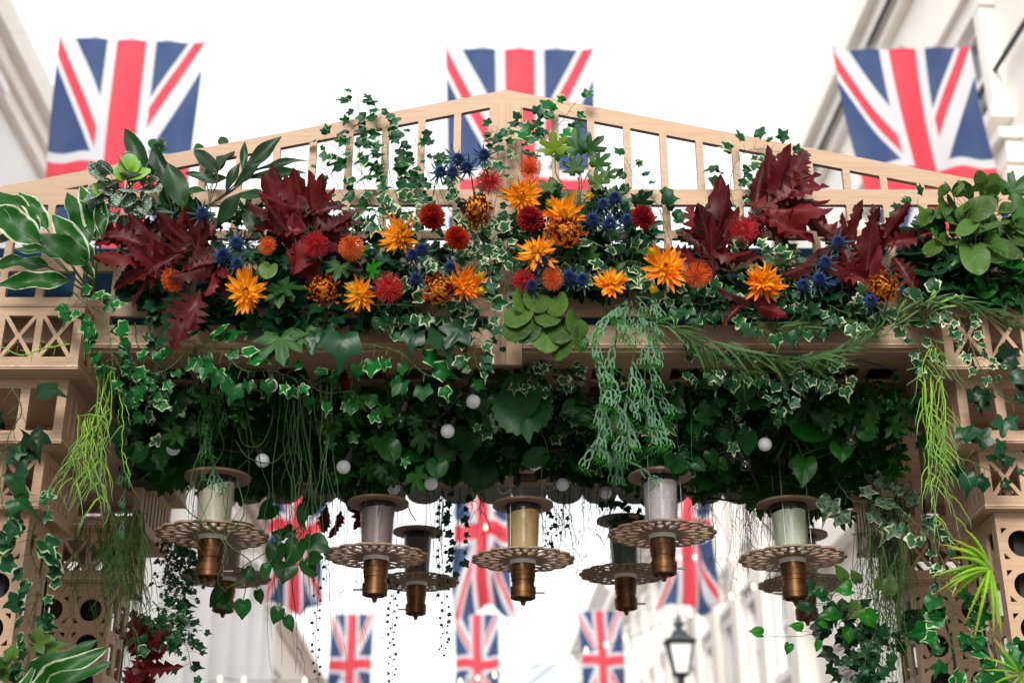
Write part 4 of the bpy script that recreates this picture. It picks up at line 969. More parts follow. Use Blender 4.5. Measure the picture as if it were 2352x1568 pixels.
oakspray('red oak leaves under the star shaped dahlia on the lower rail', [(1730, 690, 1640, 670, 3.9, 3.88, .9), (1740, 700, 1810, 730, 3.9, 3.86, 1.0), (1700, 700, 1660, 735, 3.9, 3.88, .8), (1720, 680, 1790, 700, 3.91, 3.87, 1)], (1760, 670, 3.97))
oakspray('broad dark red oak leaves behind the orange and red pincushions left', [(700, 560, 600, 410, 3.96, 3.9, 1.0), (700, 520, 650, 410, 3.95, 3.9, 1.2), (720, 520, 720, 395, 3.95, 3.9, 1.0), (740, 530, 815, 490, 3.94, 3.88, 1.2), (700, 500, 780, 450, 3.95, 3.9, 1), (690, 530, 580, 500, 3.94, 3.89, 1.1), (680, 560, 690, 640, 3.94, 3.88, 1.2), (740, 540, 800, 590, 3.95, 3.92, 1), (690, 480, 610, 460, 3.93, 3.88, 1.3)], (720, 620, 3.98))
oakspray('red oak spray spreading over the left rails beside the white edged leaves', [(430, 560, 360, 490, 3.94, 3.88, 1.1), (440, 540, 430, 470, 3.94, 3.88, 1.2), (360, 580, 220, 610, 3.93, 3.86, .9), (330, 560, 240, 520, 3.93, 3.87, 1.1), (380, 560, 290, 500, 3.94, 3.9, 1), (400, 590, 260, 640, 3.92, 3.87, .9), (450, 580, 470, 490, 3.94, 3.9, 1), (460, 600, 520, 650, 3.93, 3.88, 1.1), (440, 610, 500, 560, 3.93, 3.88, 1.2), (350, 600, 300, 560, 3.92, 3.87, 1.2)], (480, 640, 3.98))
oakspray('rosy red oak leaves over the hidden orange pincushion at the left', [(480, 610, 385, 650, 3.88, 3.84, 1.1), (500, 600, 430, 600, 3.88, 3.85, 1), (490, 620, 480, 690, 3.9, 3.86, 1), (500, 580, 520, 650, 3.9, 3.86, 1)], (520, 640, 3.97))
oakspray('single glossy red leaf hanging low over the left rails', [(450, 690, 395, 778, 3.88, 3.83, 1.5), (455, 680, 430, 770, 3.89, 3.85, 1.1)], (470, 660, 3.97))
oakspray('shaded red oak leaf hanging under the ceiling grid left of centre', [(775, 850, 800, 900, 4.3, 4.28, 1.1), (740, 860, 760, 900, 4.35, 4.3, 1)], (760, 830, 4.4))
oakspray('dark red oak leaves low on the back left pillar', [(330, 1490, 385, 1450, 4.6, 4.55, 1.1), (320, 1500, 310, 1420, 4.6, 4.55, 1.2), (320, 1540, 390, 1530, 4.6, 4.5, .9), (310, 1540, 300, 1600, 4.6, 4.5, 1.1), (320, 1560, 370, 1590, 4.6, 4.5, 1)], (290, 1560, 4.7))
oakspray('dark red oak leaves in the shade between the left lanterns', [(780, 1180, 760, 1240, 5.0, 5.0, 1), (830, 1170, 815, 1220, 5.0, 5.0, 1), (750, 1170, 740, 1230, 5.05, 5.0, 1), (810, 1160, 840, 1210, 5.05, 5.0, .9)], (790, 1120, 5.1))
# --- white-edged hosta like leaves
def hosta(lab, L, base): leaves('white_edged_plant', lab, 'plant', [(*l[:6], l[6] * .95) for l in L], 'hosta', M['hosta'], 'plants with white edged leaves', base, sr=.003, wob=.35)
hosta('big tuft of white edged leaves above the left box', [(85, 545, -5, 415, 3.92, 3.88, 1.1), (90, 560, -40, 455, 3.90, 3.84, 1.35), (108, 525, 43, 426, 3.93, 3.9, 1.1), (200, 560, 163, 424, 3.93, 3.9, 1.15), (222, 550, 190, 405, 3.94, 3.92, .9), (235, 540, 228, 440, 3.93, 3.9, .9), (200, 600, 117, 480, 3.88, 3.82, 1.15), (212, 600, 150, 504, 3.9, 3.86, 1.0), (198, 606, 99, 530, 3.84, 3.74, 1.5), (150, 590, 34, 556, 3.87, 3.8, .8), (110, 612, -30, 590, 3.9, 3.84, .9), (155, 645, -10, 640, 3.88, 3.8, .9), (110, 570, -30, 520, 3.93, 3.9, 1), (215, 640, 165, 560, 3.92, 3.88, .8)], (215, 680, 3.97))
hosta('white edged leaves rising from the bottom corner beside the left pillar', [(20, 1620, 190, 1450, 3.95, 3.9, .8), (40, 1620, 225, 1478, 3.9, 3.85, .8), (60, 1640, 228, 1500, 3.85, 3.8, .8), (30, 1640, 75, 1520, 3.9, 3.9, .7), (80, 1650, 250, 1560, 3.8, 3.75, .8)], (40, 1680, 4.0))
# --- white veined rosettes, big lance leaves
cluster('white_veined_plant', 'white veined nerve plant with lime shoots above the left red oak leaves', 'plant', 288, 440, 3.95, 62, 62, 46, 'round', .075, M['fitt'], None, rY=.04)
leaves('lime_shoot', 'small lime green shoot crowning the white veined plant', 'plant', [(300, 400, 280, 358, 3.9, 3.87), (300, 400, 320, 368, 3.9, 3.87), (290, 410, 262, 385, 3.89, 3.86), (300, 410, 345, 392, 3.89, 3.85), (295, 395, 300, 350, 3.92, 3.9), (240, 450, 215, 420, 3.92, 3.9)], 'round', M['rhip'], None, (300, 430, 3.95))
leaves('lance_leaf_plant', 'dark upright blade leaves behind the white veined plant', 'plant', [(345, 400, 278, 285, 3.99, 3.97, 1.1), (380, 440, 345, 325, 3.97, 3.93, 1.35), (425, 480, 385, 370, 3.95, 3.9, 1.9), (330, 430, 318, 350, 3.97, 3.95, 1.3), (400, 450, 355, 345, 3.96, 3.92, 1.3), (300, 490, 395, 478, 3.93, 3.9, 1.0)], 'laurel', M['laurel'], None, (400, 520, 4.0), sr=.003)
leaves('twig_sprig', 'tiny leaf sprig standing on top of the blade leaves', 'twig', [(365, 345, 345, 318, 3.97, 3.96), (366, 340, 375, 315, 3.97, 3.96), (368, 350, 385, 340, 3.97, 3.96), (364, 350, 350, 340, 3.97, 3.96)], 'round', M['heart'], None, (368, 380, 3.98), stem=M['twig'])
leaves('laurel_branch', 'dark laurel branch with long leaves crossing the trellis at the left', 'branch', [(560, 400, 638, 306, 3.97, 3.92, 1.3), (560, 400, 560, 320, 3.98, 3.96, .9), (570, 410, 690, 385, 3.97, 3.9, .9), (570, 400, 700, 350, 3.98, 3.93, .7), (540, 430, 590, 370, 3.97, 3.92, 1.6), (520, 440, 545, 370, 3.97, 3.94, 1.5), (500, 520, 545, 440, 3.96, 3.9, 1.9), (540, 450, 610, 440, 3.96, 3.9, 1.6), (500, 400, 445, 330, 4.0, 4.02, 1.4), (505, 385, 530, 310, 4.06, 4.12, 1.5), (500, 420, 425, 390, 4.0, 3.97, 1.2), (470, 410, 520, 350, 4.06, 4.1, 1.4), (560, 480, 600, 540, 3.96, 3.92, 1.6)], 'laurel', M['laurel'], None, (480, 470, 3.99), stem=M['twig'])
leaves('laurel_branch', 'few laurel leaves sticking above the pediment rail behind the trellis', 'branch', [(470, 370, 445, 325, 4.2, 4.2, 1.6), (520, 340, 505, 310, 4.2, 4.2, 2), (460, 420, 520, 400, 4.18, 4.18, 1.4), (420, 440, 470, 430, 4.0, 4.0, 1.6)], 'lance', M['maple'], None, (480, 440, 4.2))
# --- eucalyptus
leaves('eucalyptus_branch', 'soft green round leaved branch rising over the right box', 'branch', [(2185, 530, 2165, 470, 3.9, 3.88, 1), (2200, 520, 2180, 440, 3.92, 3.9, .7), (2200, 500, 2240, 450, 3.88, 3.84, 1.0), (2220, 500, 2290, 455, 3.86, 3.8, 1.3), (2240, 510, 2200, 540, 3.84, 3.8, .9), (2255, 520, 2290, 530, 3.83, 3.8, .8), (2230, 560, 2250, 630, 3.85, 3.8, 1.1), (2260, 550, 2310, 600, 3.85, 3.8, 1.1), (2270, 560, 2352, 590, 3.84, 3.78, 1.0), (2180, 470, 2150, 500, 3.9, 3.88, .9), (2150, 480, 2110, 520, 3.92, 3.9, 1), (2190, 450, 2215, 420, 3.9, 3.88, .6), (2160, 560, 2120, 580, 3.9, 3.87, .9), (2240, 540, 2300, 505, 3.83, 3.8, .9), (2130, 500, 2110, 470, 3.92, 3.9, .8)], 'round', M['euca'], 'soft round leaved branches', (2250, 700, 3.97), stem=M['twig'])
g = random.Random(8)
leaves('eucalyptus_branch', 'soft green round leaves hanging over the beam just right of the centre post', 'branch', [(x + 4, y - 22 * k, x + g.uniform(-18, 18), y + 26 * k, 3.9, 3.85, g.uniform(1.2, 1.6)) for x, y, k in [(1195, 725, 1), (1235, 690, .9), (1215, 760, 1.1), (1270, 700, .9), (1250, 775, 1.3), (1290, 760, 1.1), (1325, 745, .9), (1300, 800, 1), (1205, 690, .8), (1190, 755, 1.1), (1330, 780, .9), (1260, 730, .7)]], 'round', M['euca'], 'soft round leaved branches', (1230, 670, 3.97), stem=M['twig'])
cluster('eucalyptus_branch', 'dense yellow green round leaves at the right edge above the box', 'branch', 2240, 500, 3.93, 105, 75, 60, 'round', .060, M['euca'], 'soft round leaved branches', rY=.05)
cluster('ivy_bunch', 'broad fresh green leaves beneath the yellow green round ones', 'foliage', 2270, 590, 3.96, 95, 60, 46, ['ivy', 'round'], .09, M['heartl'], None, rY=.04)
cluster('ivy_bunch', 'green leaves filling the gap between the blade leaves and the red oak spray', 'foliage', 420, 520, 4.0, 70, 60, 30, ['heart', 'ivy'], .075, M['heart'], None, rY=.03)
leaves('maple_sprig', 'dark toothed leaves at the edge above the right box', 'leaf sprig', [(2290, 470, 2370, 400, 3.95, 3.9, 1.2), (2300, 480, 2390, 490, 3.93, 3.88, 1.2), (2330, 440, 2280, 410, 3.95, 3.92, .8)], 'maple', M['maple'], None, (2330, 560, 4.0))
# --- garlands of larger green-edged ivy
g_ = 'large leaved ivy garlands'
def big(lab, pts, n, size=.082, mat='ivyg', **k): vine('ivy_garland', lab, 'ivy', pts, IV, size * .88, int(n * 1.12), M[mat], g_, sr=.002, **k)
big('glossy ivy garland spilling over the inner corner of the left box', [(165, 668, 3.93), (200, 700, 3.9), (240, 730, 3.9), (255, 800, 3.92), (260, 860, 3.95)], 24)
big('glossy ivy sprays below the left box corner', [(250, 800, 3.98), (290, 860, 4.0), (330, 900, 4.0), (345, 935, 4.02)], 14, .07)
big('ivy garland running under the left end of the beam', [(300, 860, 4.0), (380, 850, 4.0), (440, 800, 3.98), (510, 800, 3.97)], 16, .07)
big('ivy garland with bright cream edges along the beam at the left', [(430, 785, 3.97), (510, 810, 3.96), (560, 850, 3.96), (620, 850, 3.97), (680, 870, 3.98)], 17, .085)
big('ivy leaves hanging below the beam left of centre', [(690, 860, 4.05), (740, 900, 4.1), (810, 900, 4.1), (830, 940, 4.1)], 11, .085)
big('large ivy leaves with a curling white edge under the beam near the centre', [(850, 790, 3.98), (920, 810, 3.96), (980, 860, 3.98), (1060, 870, 4.0)], 12, .10)
big('dark ivy garland tumbling down inside the left corner of the arch', [(310, 740, 4.0), (320, 800, 4.05), (380, 860, 4.1), (350, 930, 4.15)], 14, .07, 'ivyd')
big('ivy garland climbing the face of the left front pillar', [(40, 1110, 4.02), (80, 1180, 4.0), (70, 1260, 4.05), (95, 1340, 4.1), (70, 1420, 4.12), (85, 1500, 4.12), (60, 1590, 4.12)], 34, .085, 'ivy')
big('dark ivy leaves in front of the slotted left box', [(20, 880, 4.0), (50, 940, 3.98), (20, 1000, 3.98), (10, 1060, 3.98)], 9, .13, 'ivyd')
big('blue green ivy leaves at the very edge of the left boxes', [(-20, 1000, 3.95), (10, 1060, 3.95), (0, 1110, 3.95), (10, 1180, 3.98)], 7, .10, 'heart')
big('variegated ivy trailing over the right box front', [(2100, 730, 3.93), (2150, 700, 3.9), (2200, 730, 3.9), (2225, 780, 3.9), (2250, 840, 3.9), (2280, 860, 3.92)], 26, .060, 'ivyw')
big('variegated ivy at the inner corner of the right box', [(2050, 700, 3.95), (2080, 740, 3.95), (2110, 800, 3.97), (2130, 850, 4.0)], 16, .06, 'ivyw')
big('glossy dark ivy leaves over the slotted right box', [(2200, 870, 4.02), (2260, 870, 4.0), (2310, 920, 4.0), (2352, 940, 4.0)], 12, .11, 'ivyd')
big('dark ivy leaf cascade over the zigzag box of the right pillar', [(2170, 1040, 4.0), (2230, 1060, 4.02), (2290, 1080, 4.02), (2340, 1040, 4.0)], 12, .09, 'ivyd')
big('cream edged ivy climbing the right front pillar below the aloe', [(2150, 1330, 4.15), (2190, 1400, 4.13), (2180, 1470, 4.12), (2230, 1540, 4.1), (2240, 1600, 4.1)], 26, .10, 'ivyg')
big('white edged ivy leaves at the lower right corner of the pillar', [(2300, 1420, 4.15), (2280, 1480, 4.12), (2320, 1540, 4.1), (2300, 1600, 4.1)], 16, .10, 'ivyg')
big('marbled ivy leaves in the shade above the right hand lantern', [(1920, 1100, 4.5), (1960, 1150, 4.5), (2020, 1150, 4.5), (2070, 1180, 4.5), (2110, 1230, 4.4)], 14, .12, 'marble')
big('pale ivy sprig behind the hanging grass by the right pillar', [(2080, 1180, 4.3), (2130, 1230, 4.25), (2170, 1300, 4.2), (2160, 1340, 4.2)], 14, .075, 'ivyw')
big('ivy mound at the foot of the picture right of the lanterns', [(1930, 1340, 4.6), (1900, 1400, 4.6), (1980, 1440, 4.6), (1960, 1500, 4.6), (2000, 1580, 4.6)], 60, .075, 'ivyd', jitp=.05)
big('second ivy mound hanging on the back right pillar', [(2020, 1400, 4.6), (2040, 1450, 4.6), (1990, 1500, 4.55), (2040, 1600, 4.5)], 44, .075, 'ivyd', jitp=.05)
big('dark ivy on the back left pillar beside the dark red leaves', [(350, 1380, 4.7), (390, 1420, 4.7), (370, 1450, 4.65), (340, 1480, 4.6)], 26, .07, 'ivy', jitp=.03)
vine('ivy_vine', 'thin ivy tendril with small leaves beside the left colonnade', 'ivy', [(330, 1430, 4.6), (400, 1450, 4.6), (430, 1490, 4.6), (440, 1545, 4.6)], IV, .04, 16, M['ivyd'], 'fine ivy tendrils low in the arch', jitp=.02)
vine('ivy_vine', 'fine ivy tendril reaching towards the left colonnade', 'ivy', [(350, 1460, 4.6), (410, 1440, 4.6), (462, 1448, 4.6)], IV, .04, 9, M['ivyd'], 'fine ivy tendrils low in the arch')
vine('leafy_tendril', 'thin tendril of pointed leaves sticking out to the left beside the lamp', 'tendril', [(1990, 1340, 4.5), (1940, 1420, 4.5), (1870, 1455, 4.5), (1760, 1463, 4.5)], 'heart', .062, 9, M['heartl'], None, stem=M['twig'])
vine('leafy_tendril', 'yellow green leaves just right of the two right lanterns', 'tendril', [(2040, 1400, 4.6), (2000, 1370, 4.6), (1960, 1360, 4.6), (1900, 1370, 4.6)], 'heart', .08, 9, M['euca'], None, stem=M['twig'])
vine('leafy_tendril', 'dark pothos leaves hanging in front of the small left flag', 'tendril', [(640, 1120, 4.8), (690, 1200, 4.6), (660, 1260, 4.55), (700, 1290, 4.5)], 'heart', .075, 8, M['heart'], None, stem=M['stem'])
leaves('pothos_sprig', 'heart shaped dark leaves beside the cream dispenser', 'leaves', [(640, 1240, 625, 1300, 4.5, 4.5, 1), (690, 1230, 660, 1300, 4.5, 4.5, .9), (705, 1240, 755, 1260, 4.5, 4.48, 1.1), (660, 1285, 650, 1335, 4.48, 4.46, 1.3), (695, 1280, 722, 1325, 4.5, 4.5, .9), (620, 1290, 600, 1330, 4.5, 4.5, .9), (700, 1150, 690, 1210, 4.6, 4.6, .6), (560, 1300, 585, 1335, 4.5, 4.5, .9)], 'heart', M['heart'], None, (700, 1200, 4.6))
leaves('pothos_sprig', 'two dark heart leaves dangling alone above the furthest left flag', 'leaves', [(648, 1390, 625, 1430, 4.5, 4.5, 1.2), (655, 1410, 672, 1448, 4.5, 4.5, .8)], 'heart', M['heart'], None, (640, 1330, 4.5))
leaves('pothos_sprig', 'dark leaves hanging in front of the brass end of the rear left dispenser', 'leaves', [(525, 1350, 480, 1390, 4.6, 4.6, 1), (560, 1370, 555, 1420, 4.6, 4.6, 1), (590, 1350, 600, 1385, 4.6, 4.6, .8), (500, 1370, 530, 1400, 4.6, 4.6, .9)], 'heart', M['heart'], None, (560, 1310, 4.6))
# --- ceiling leaves that stand out
g_ = 'leafy sprays hanging from the arch ceiling'
def ceil(lab, pts, n, tm, size, mat, **k): vine('ceiling_spray', lab, 'foliage', pts, tm, size, n, M[mat], g_, **k)
leaves('heart_leaf_spray', 'bright heart leaves fanned out in front of the right part of the ceiling', 'foliage', [(1895, 930, 1880, 890, 4.4, 4.36, 1.3), (1940, 905, 1960, 935, 4.4, 4.38, 1.4), (1960, 935, 2000, 950, 4.4, 4.35, .9), (1900, 975, 1815, 985, 4.38, 4.33, 1.0), (1960, 960, 1890, 970, 4.4, 4.36, .8), (1960, 965, 1955, 1010, 4.38, 4.36, .8), (1930, 1010, 1935, 1055, 4.38, 4.35, 1.2), (1850, 1060, 1810, 1070, 4.4, 4.4, 1), (1850, 1040, 1845, 1110, 4.4, 4.36, .8), (2010, 900, 2030, 940, 4.4, 4.36, 1.4), (2000, 890, 1990, 930, 4.42, 4.4, 1.2), (2060, 930, 2050, 980, 4.4, 4.4, .9), (1900, 900, 1900, 950, 4.42, 4.38, 1.5)], ['heart', 'round'], M['heartl'], None, (2060, 970, 4.5))
ceil('pale ivy cascade under the beam above the lamp side lanterns', [(1560, 850, 4.15), (1640, 840, 4.12), (1740, 850, 4.12), (1840, 860, 4.12), (1940, 850, 4.12)], 56, IV, .055, 'ivyw', jitp=.03)
ceil('pale ivy sprig hanging lowest under the right end of the beam', [(1760, 830, 4.12), (1790, 870, 4.12), (1800, 910, 4.12), (1780, 950, 4.12)], 18, IV, .055, 'ivyw', jitp=.02)
ceil('pale ivy tuft behind the trailing garland', [(1840, 830, 4.12), (1880, 860, 4.12), (1930, 880, 4.12)], 20, IV, .055, 'ivyw', jitp=.03)
ceil('cream edged ivy tuft right under the centre of the beam', [(1180, 860, 4.2), (1230, 870, 4.2), (1290, 850, 4.2), (1340, 880, 4.2)], 36, IV, .050, 'ivyw', jitp=.03)
ceil('shaded ivy behind the clear bulbs', [(860, 890, 4.35), (900, 930, 4.4), (960, 940, 4.4), (1040, 960, 4.4)], 34, IV, .055, 'ivyw', jitp=.03)
ceil('shaded ivy left of the beam centre', [(980, 900, 4.3), (1060, 890, 4.3), (1120, 930, 4.35), (1110, 1000, 4.4)], 34, IV, .052, 'ivy', jitp=.03)
ceil('big toothed leaf hanging beside the staghorn fern', [(1230, 850, 4.2), (1220, 870, 4.2)], 1, 'serr', .16, 'heart', pet=.1, droop=2.0)
leaves('toothed_leaf', 'big toothed leaf left of the large staghorn fern', 'leaf', [(1190, 890, 1215, 1005, 4.25, 4.2, 1.15), (1260, 1040, 1195, 1065, 4.4, 4.4, .8), (1110, 1050, 1090, 1130, 4.6, 4.6, 1.2), (1040, 1010, 990, 1090, 4.6, 4.6, 1.1)], 'serr', M['heart'], None, (1210, 850, 4.3))
ceil('leafy spray of the ceiling behind the twin white bulbs', [(500, 870, 4.5), (560, 930, 4.5), (640, 960, 4.5), (700, 930, 4.5)], 30, ['heart', 'ivy'], .07, 'heart', jitp=.03)
ceil('broad shaded leaves over the mauve dispenser', [(820, 1000, 4.7), (900, 1060, 4.7), (1000, 1040, 4.7), (1080, 1060, 4.7)], 26, 'serr', .10, 'heart', jitp=.03)
ceil('shaded maple leaves above the pale green dispenser', [(1720, 1080, 4.7), (1780, 1100, 4.7), (1850, 1120, 4.7), (1930, 1140, 4.7)], 30, ['maple', 'serr'], .12, 'maple', jitp=.03)
ceil('marbled little leaves in the shade left of the right lanterns', [(1620, 930, 4.4), (1660, 980, 4.4), (1700, 1010, 4.5), (1650, 1060, 4.5)], 60, 'round', .026, 'ivyw', jitp=.05)
leaves('spider_plant', 'tuft of thin yellowish blades hidden in the ceiling shade', 'plant', [(1820, 990, 1820 + int(90 * math.cos(a)), 985 + int(60 * math.sin(a)), 4.5, 4.45, 1.3) for a in [k * .33 for k in range(19)]], 'narrow', M['euca'], None, (1820, 990, 4.55))
# --- hanging staghorn ferns
def staghorn(lab, strands, n, size, seed):
    rn = random.Random(seed); P0 = at(*strands[0][0]); root = empty('staghorn_fern', P0, lab, 'fern', 'trailing staghorn ferns')
    lm = MB(P0); sm = MB(P0)
    for st in strands:
        Q = path([at(*p) for p in st], 24); sm.tube(Q, .0022, 5, r=.4)
        ln = sum((Q[i + 1] - Q[i]).length for i in range(23)); c = max(3, int(n * ln))
        for i in range(c):
            u = (i + rn.random()) / c * 22.9; k = int(u); q = Q[k].lerp(Q[k + 1], u - k)
            tan = (Q[k + 1] - Q[k]).normalized()
            d = tan * .6 + Vector((rn.choice((-1, 1)) * rn.uniform(.05, .42), rn.uniform(-.3, .1), -.9)); nn = Vector((rn.uniform(-.8, .8), -1, rn.uniform(-.3, .6)))
            s = size * rn.uniform(.7, 1.25)
            lm.inst(T_['stag'], frame(d, nn) * s @ np.diag([1.1, 1, rn.uniform(.5, 2)]), np.array(q), r=rn.random())
    lm.build('fronds', M['stag'], root, True); sm.build('stem', STEMM, root)
staghorn('large silvery staghorn fern trailing down over the beam right of the centre', [
    [(1440, 690, 3.9), (1420, 740, 3.87), (1405, 860, 3.9), (1385, 960, 3.92), (1370, 1020, 3.93)], [(1450, 690, 3.9), (1460, 780, 3.86), (1440, 900, 3.88), (1440, 980, 3.9), (1445, 1010, 3.92)],
    [(1460, 690, 3.9), (1490, 760, 3.87), (1480, 880, 3.9), (1490, 950, 3.92), (1500, 980, 3.92)], [(1440, 690, 3.9), (1380, 740, 3.88), (1360, 800, 3.9), (1380, 900, 3.92), (1370, 980, 3.95)],
    [(1450, 700, 3.9), (1500, 780, 3.9), (1500, 900, 3.93), (1505, 960, 3.95)], [(1460, 680, 3.88), (1500, 690, 3.85), (1510, 730, 3.86)], [(1420, 900, 4.0), (1410, 1020, 4.1), (1440, 1060, 4.2)]], 34, .150, 4)
staghorn('small shaded staghorn fern hanging above the cream dispenser', [[(490, 850, 4.25), (485, 950, 4.3), (490, 1060, 4.3), (500, 1090, 4.3)], [(500, 860, 4.25), (520, 900, 4.3), (500, 1000, 4.3)], [(470, 860, 4.25), (470, 930, 4.3), (475, 1040, 4.3)]], 26, .125, 9)
staghorn('thin staghorn strand hanging beside the left pillar boxes', [[(290, 960, 4.35), (285, 1060, 4.4), (290, 1150, 4.45), (285, 1220, 4.45)], [(330, 950, 4.4), (310, 1010, 4.4), (300, 1080, 4.4)]], 26, .10, 12)
# --- hanging tendrils
def strands(name, lab, cat, tops, n, L, spread, rad, mat, group=None, fork=0, wav=.012, seed=1, Yj=.04, m_=1):
    """tops: (x0,x1,y,Y) in pixels; L=(min,max) pixel length"""
    rn = random.Random(seed); x0, x1, y, Y = tops; P0 = at((x0 + x1) / 2, y, Y); root = empty(name, P0, lab, cat, group); mb = MB(P0)
    mb.tube([at(x0 - 4, y - 3, Y + Yj), at((x0 + x1) / 2, y - 9, Y), at(x1 + 4, y - 2, Y - Yj)], rad * 1.3, 5)
    for i in range(n):
        xx = rn.uniform(x0, x1); yy = y + rn.uniform(-10, 10); YY = Y + rn.uniform(-Yj, Yj); l = rn.uniform(*L); sx = rn.uniform(-spread, spread)
        ph = rn.uniform(0, 6); pts = []; K = 14; sc = .75
        for k in range(K + 1):
            t = k / K; pts.append(at(xx + sx * t, yy + l * t, YY) + Vector((wav * math.sin(t * 6 + ph) * t, wav * math.cos(t * 5 + ph) * t, 0)) + Vector((rn.uniform(-1, 1), 0, 0)) * wav * .12)
        mb.tube(pts, [rad * (1.1 - .75 * k / K) for k in range(K + 1)], 4, r=rn.random())
        for q in range(fork):
            k = rn.randint(3, K - 2); s = rn.choice((-1, 1)); a = pts[k]; fl = rn.uniform(.05, .12)
            fp = [a + Vector((s * fl * .5 * (t ** .8) * rn.uniform(.8, 1.1), -.03 * t, -fl * t ** 1.3 * 1.1)) for t in (0, .2, .4, .6, .8, 1)]
            mb.tube(fp, [rad * (1 - .75 * z / 5) for z in range(6)], 4, r=rn.random())
    mb.build('tendrils', mat, root, True); return root
g_ = 'trailing cactus like tendrils'
strands('mistletoe_cactus', 'bright yellow green tendrils hanging from the left box corner', 'hanging plant', (225, 262, 850, 4.0), 11, (80, 340), 60, .0019, M['rhip'], g_, 3, .03, 3)
strands('mistletoe_cactus', 'lower bright tendrils of the left pillar ending in a loose tip', 'hanging plant', (180, 235, 960, 4.0), 11, (110, 290), 42, .0019, M['rhip'], g_, 5, .03, 31)
strands('mistletoe_cactus', 'bright yellow green tendrils hanging in front of the right pillar boxes', 'hanging plant', (2112, 2165, 870, 4.02), 13, (150, 390), 30, .0021, M['rhip'], g_, 5, .026, 5)
strands('mistletoe_cactus', 'few light tendrils fanning out at the right box corner', 'hanging plant', (2120, 2165, 790, 3.98), 7, (40, 110), 70, .0019, M['rhip'], g_, 2, .02, 6)
g2_ = 'dull green trailing strands'
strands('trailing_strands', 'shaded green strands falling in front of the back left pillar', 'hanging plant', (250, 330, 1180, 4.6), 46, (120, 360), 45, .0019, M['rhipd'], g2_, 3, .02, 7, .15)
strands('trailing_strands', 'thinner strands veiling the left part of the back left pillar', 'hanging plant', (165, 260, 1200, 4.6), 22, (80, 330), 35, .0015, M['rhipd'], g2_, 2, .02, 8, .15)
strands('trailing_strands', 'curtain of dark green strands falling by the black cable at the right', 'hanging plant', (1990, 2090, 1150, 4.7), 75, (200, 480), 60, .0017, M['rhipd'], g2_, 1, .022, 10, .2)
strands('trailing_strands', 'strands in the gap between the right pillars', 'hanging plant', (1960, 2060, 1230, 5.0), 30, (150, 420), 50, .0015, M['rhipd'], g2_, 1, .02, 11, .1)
strands('string_vine', 'long smooth green strings hanging between the two left bulbs and lanterns', 'hanging plant', (640, 770, 880, 4.25), 22, (200, 420), 26, .0020, M['grass'], 'long smooth string vines', 0, .022, 12, .05)
strands('string_vine', 'looping string vine strands over the cream dispenser', 'hanging plant', (440, 600, 900, 4.3), 10, (200, 430), 70, .0018, M['grass'], 'long smooth string vines', 0, .05, 13, .05)
def loop(lab, pts): 
    m = MB(at(*pts[0])); m.tube(path([at(*p) for p in pts], 40), .0022, 5); tag(m.build('looping_vine', M['grass'], None, True), lab, 'vine', 'long smooth string vines')
loop('bare vine making a wide loop under the leftmost upper bulb', [(648, 870, 4.3), (665, 940, 4.3), (660, 1020, 4.3), (625, 1062, 4.3), (570, 1050, 4.3), (540, 1010, 4.3)])
loop('bare vine making a narrow loop left of the wide one', [(620, 900, 4.3), (625, 960, 4.32), (600, 1020, 4.32), (560, 1020, 4.3), (545, 980, 4.3)])
loop('bare vine swinging over the cream dispenser down to its plate', [(455, 1090, 4.35), (425, 1160, 4.3), (480, 1210, 4.3), (520, 1260, 4.3), (500, 1330, 4.35), (520, 1360, 4.4)])
loop('second bare vine swinging over the cream dispenser', [(545, 1100, 4.3), (560, 1180, 4.3), (520, 1240, 4.3), (575, 1290, 4.3), (560, 1330, 4.32), (520, 1350, 4.35)])
loop('reddish bare twig slanting across the disc of the dusky mauve dispenser', [(860, 1010, 4.45), (905, 1080, 4.45), (940, 1170, 4.45), (956, 1195, 4.45)])
# thin dark strands against the sky
g3 = 'thin dark strands hanging against the sky'
for i, (x0, x1, y, n, L, lab) in enumerate([(600, 720, 1120, 14, (150, 440), 'thin dark strands against the small left flag'), (650, 760, 1110, 7, (330, 460), 'thin strands tapering above the furthest left flag'),
        (760, 900, 1110, 10, (230, 440), 'thin strands below the dusky mauve dispenser'), (985, 1040, 1130, 10, (150, 300), 'thin strands just right of the dark mauve dispenser'),
        (1050, 1120, 1120, 10, (60, 200), 'thin strands in front of the small middle flag'), (1240, 1350, 1120, 26, (60, 260), 'thin strands right of the golden dispenser'),
        (1330, 1420, 1120, 20, (50, 150), 'thin strands around the dark grey green dispenser top'), (1590, 1640, 1130, 16, (80, 200), 'thin strands just right of the pale pink dispenser'),
        (1670, 1770, 1110, 34, (60, 260), 'thin strands hanging free before the pilastered terrace'), (1770, 1800, 1150, 5, (190, 290), 'few thin strands under the pale green dispenser plate')]):
    strands('hanging_strands', lab, 'hanging plant', (x0, x1, y, 5.0), n, L, 22, .0014 if i else .0016, M['twig'] if i < 3 else M['rhipd'], g3, 1, .014, 40 + i, .2)
vine('ivy_vine', 'long thin leafy strand hanging right of the dark mauve dispenser', 'ivy', [(1020, 1130, 4.9), (1015, 1250, 4.9), (1022, 1400, 4.9), (1018, 1500, 4.9)], 'ivy', .022, 44, M['ivyd'], 'fine leafy strands against the sky', stem=M['twig'])
vine('ivy_vine', 'long thin leafy strand below the dark mauve dispenser', 'ivy', [(905, 1320, 5.0), (903, 1400, 5.0), (900, 1480, 5.0), (902, 1570, 5.0)], 'ivy', .020, 30, M['ivyd'], 'fine leafy strands against the sky', stem=M['twig'])
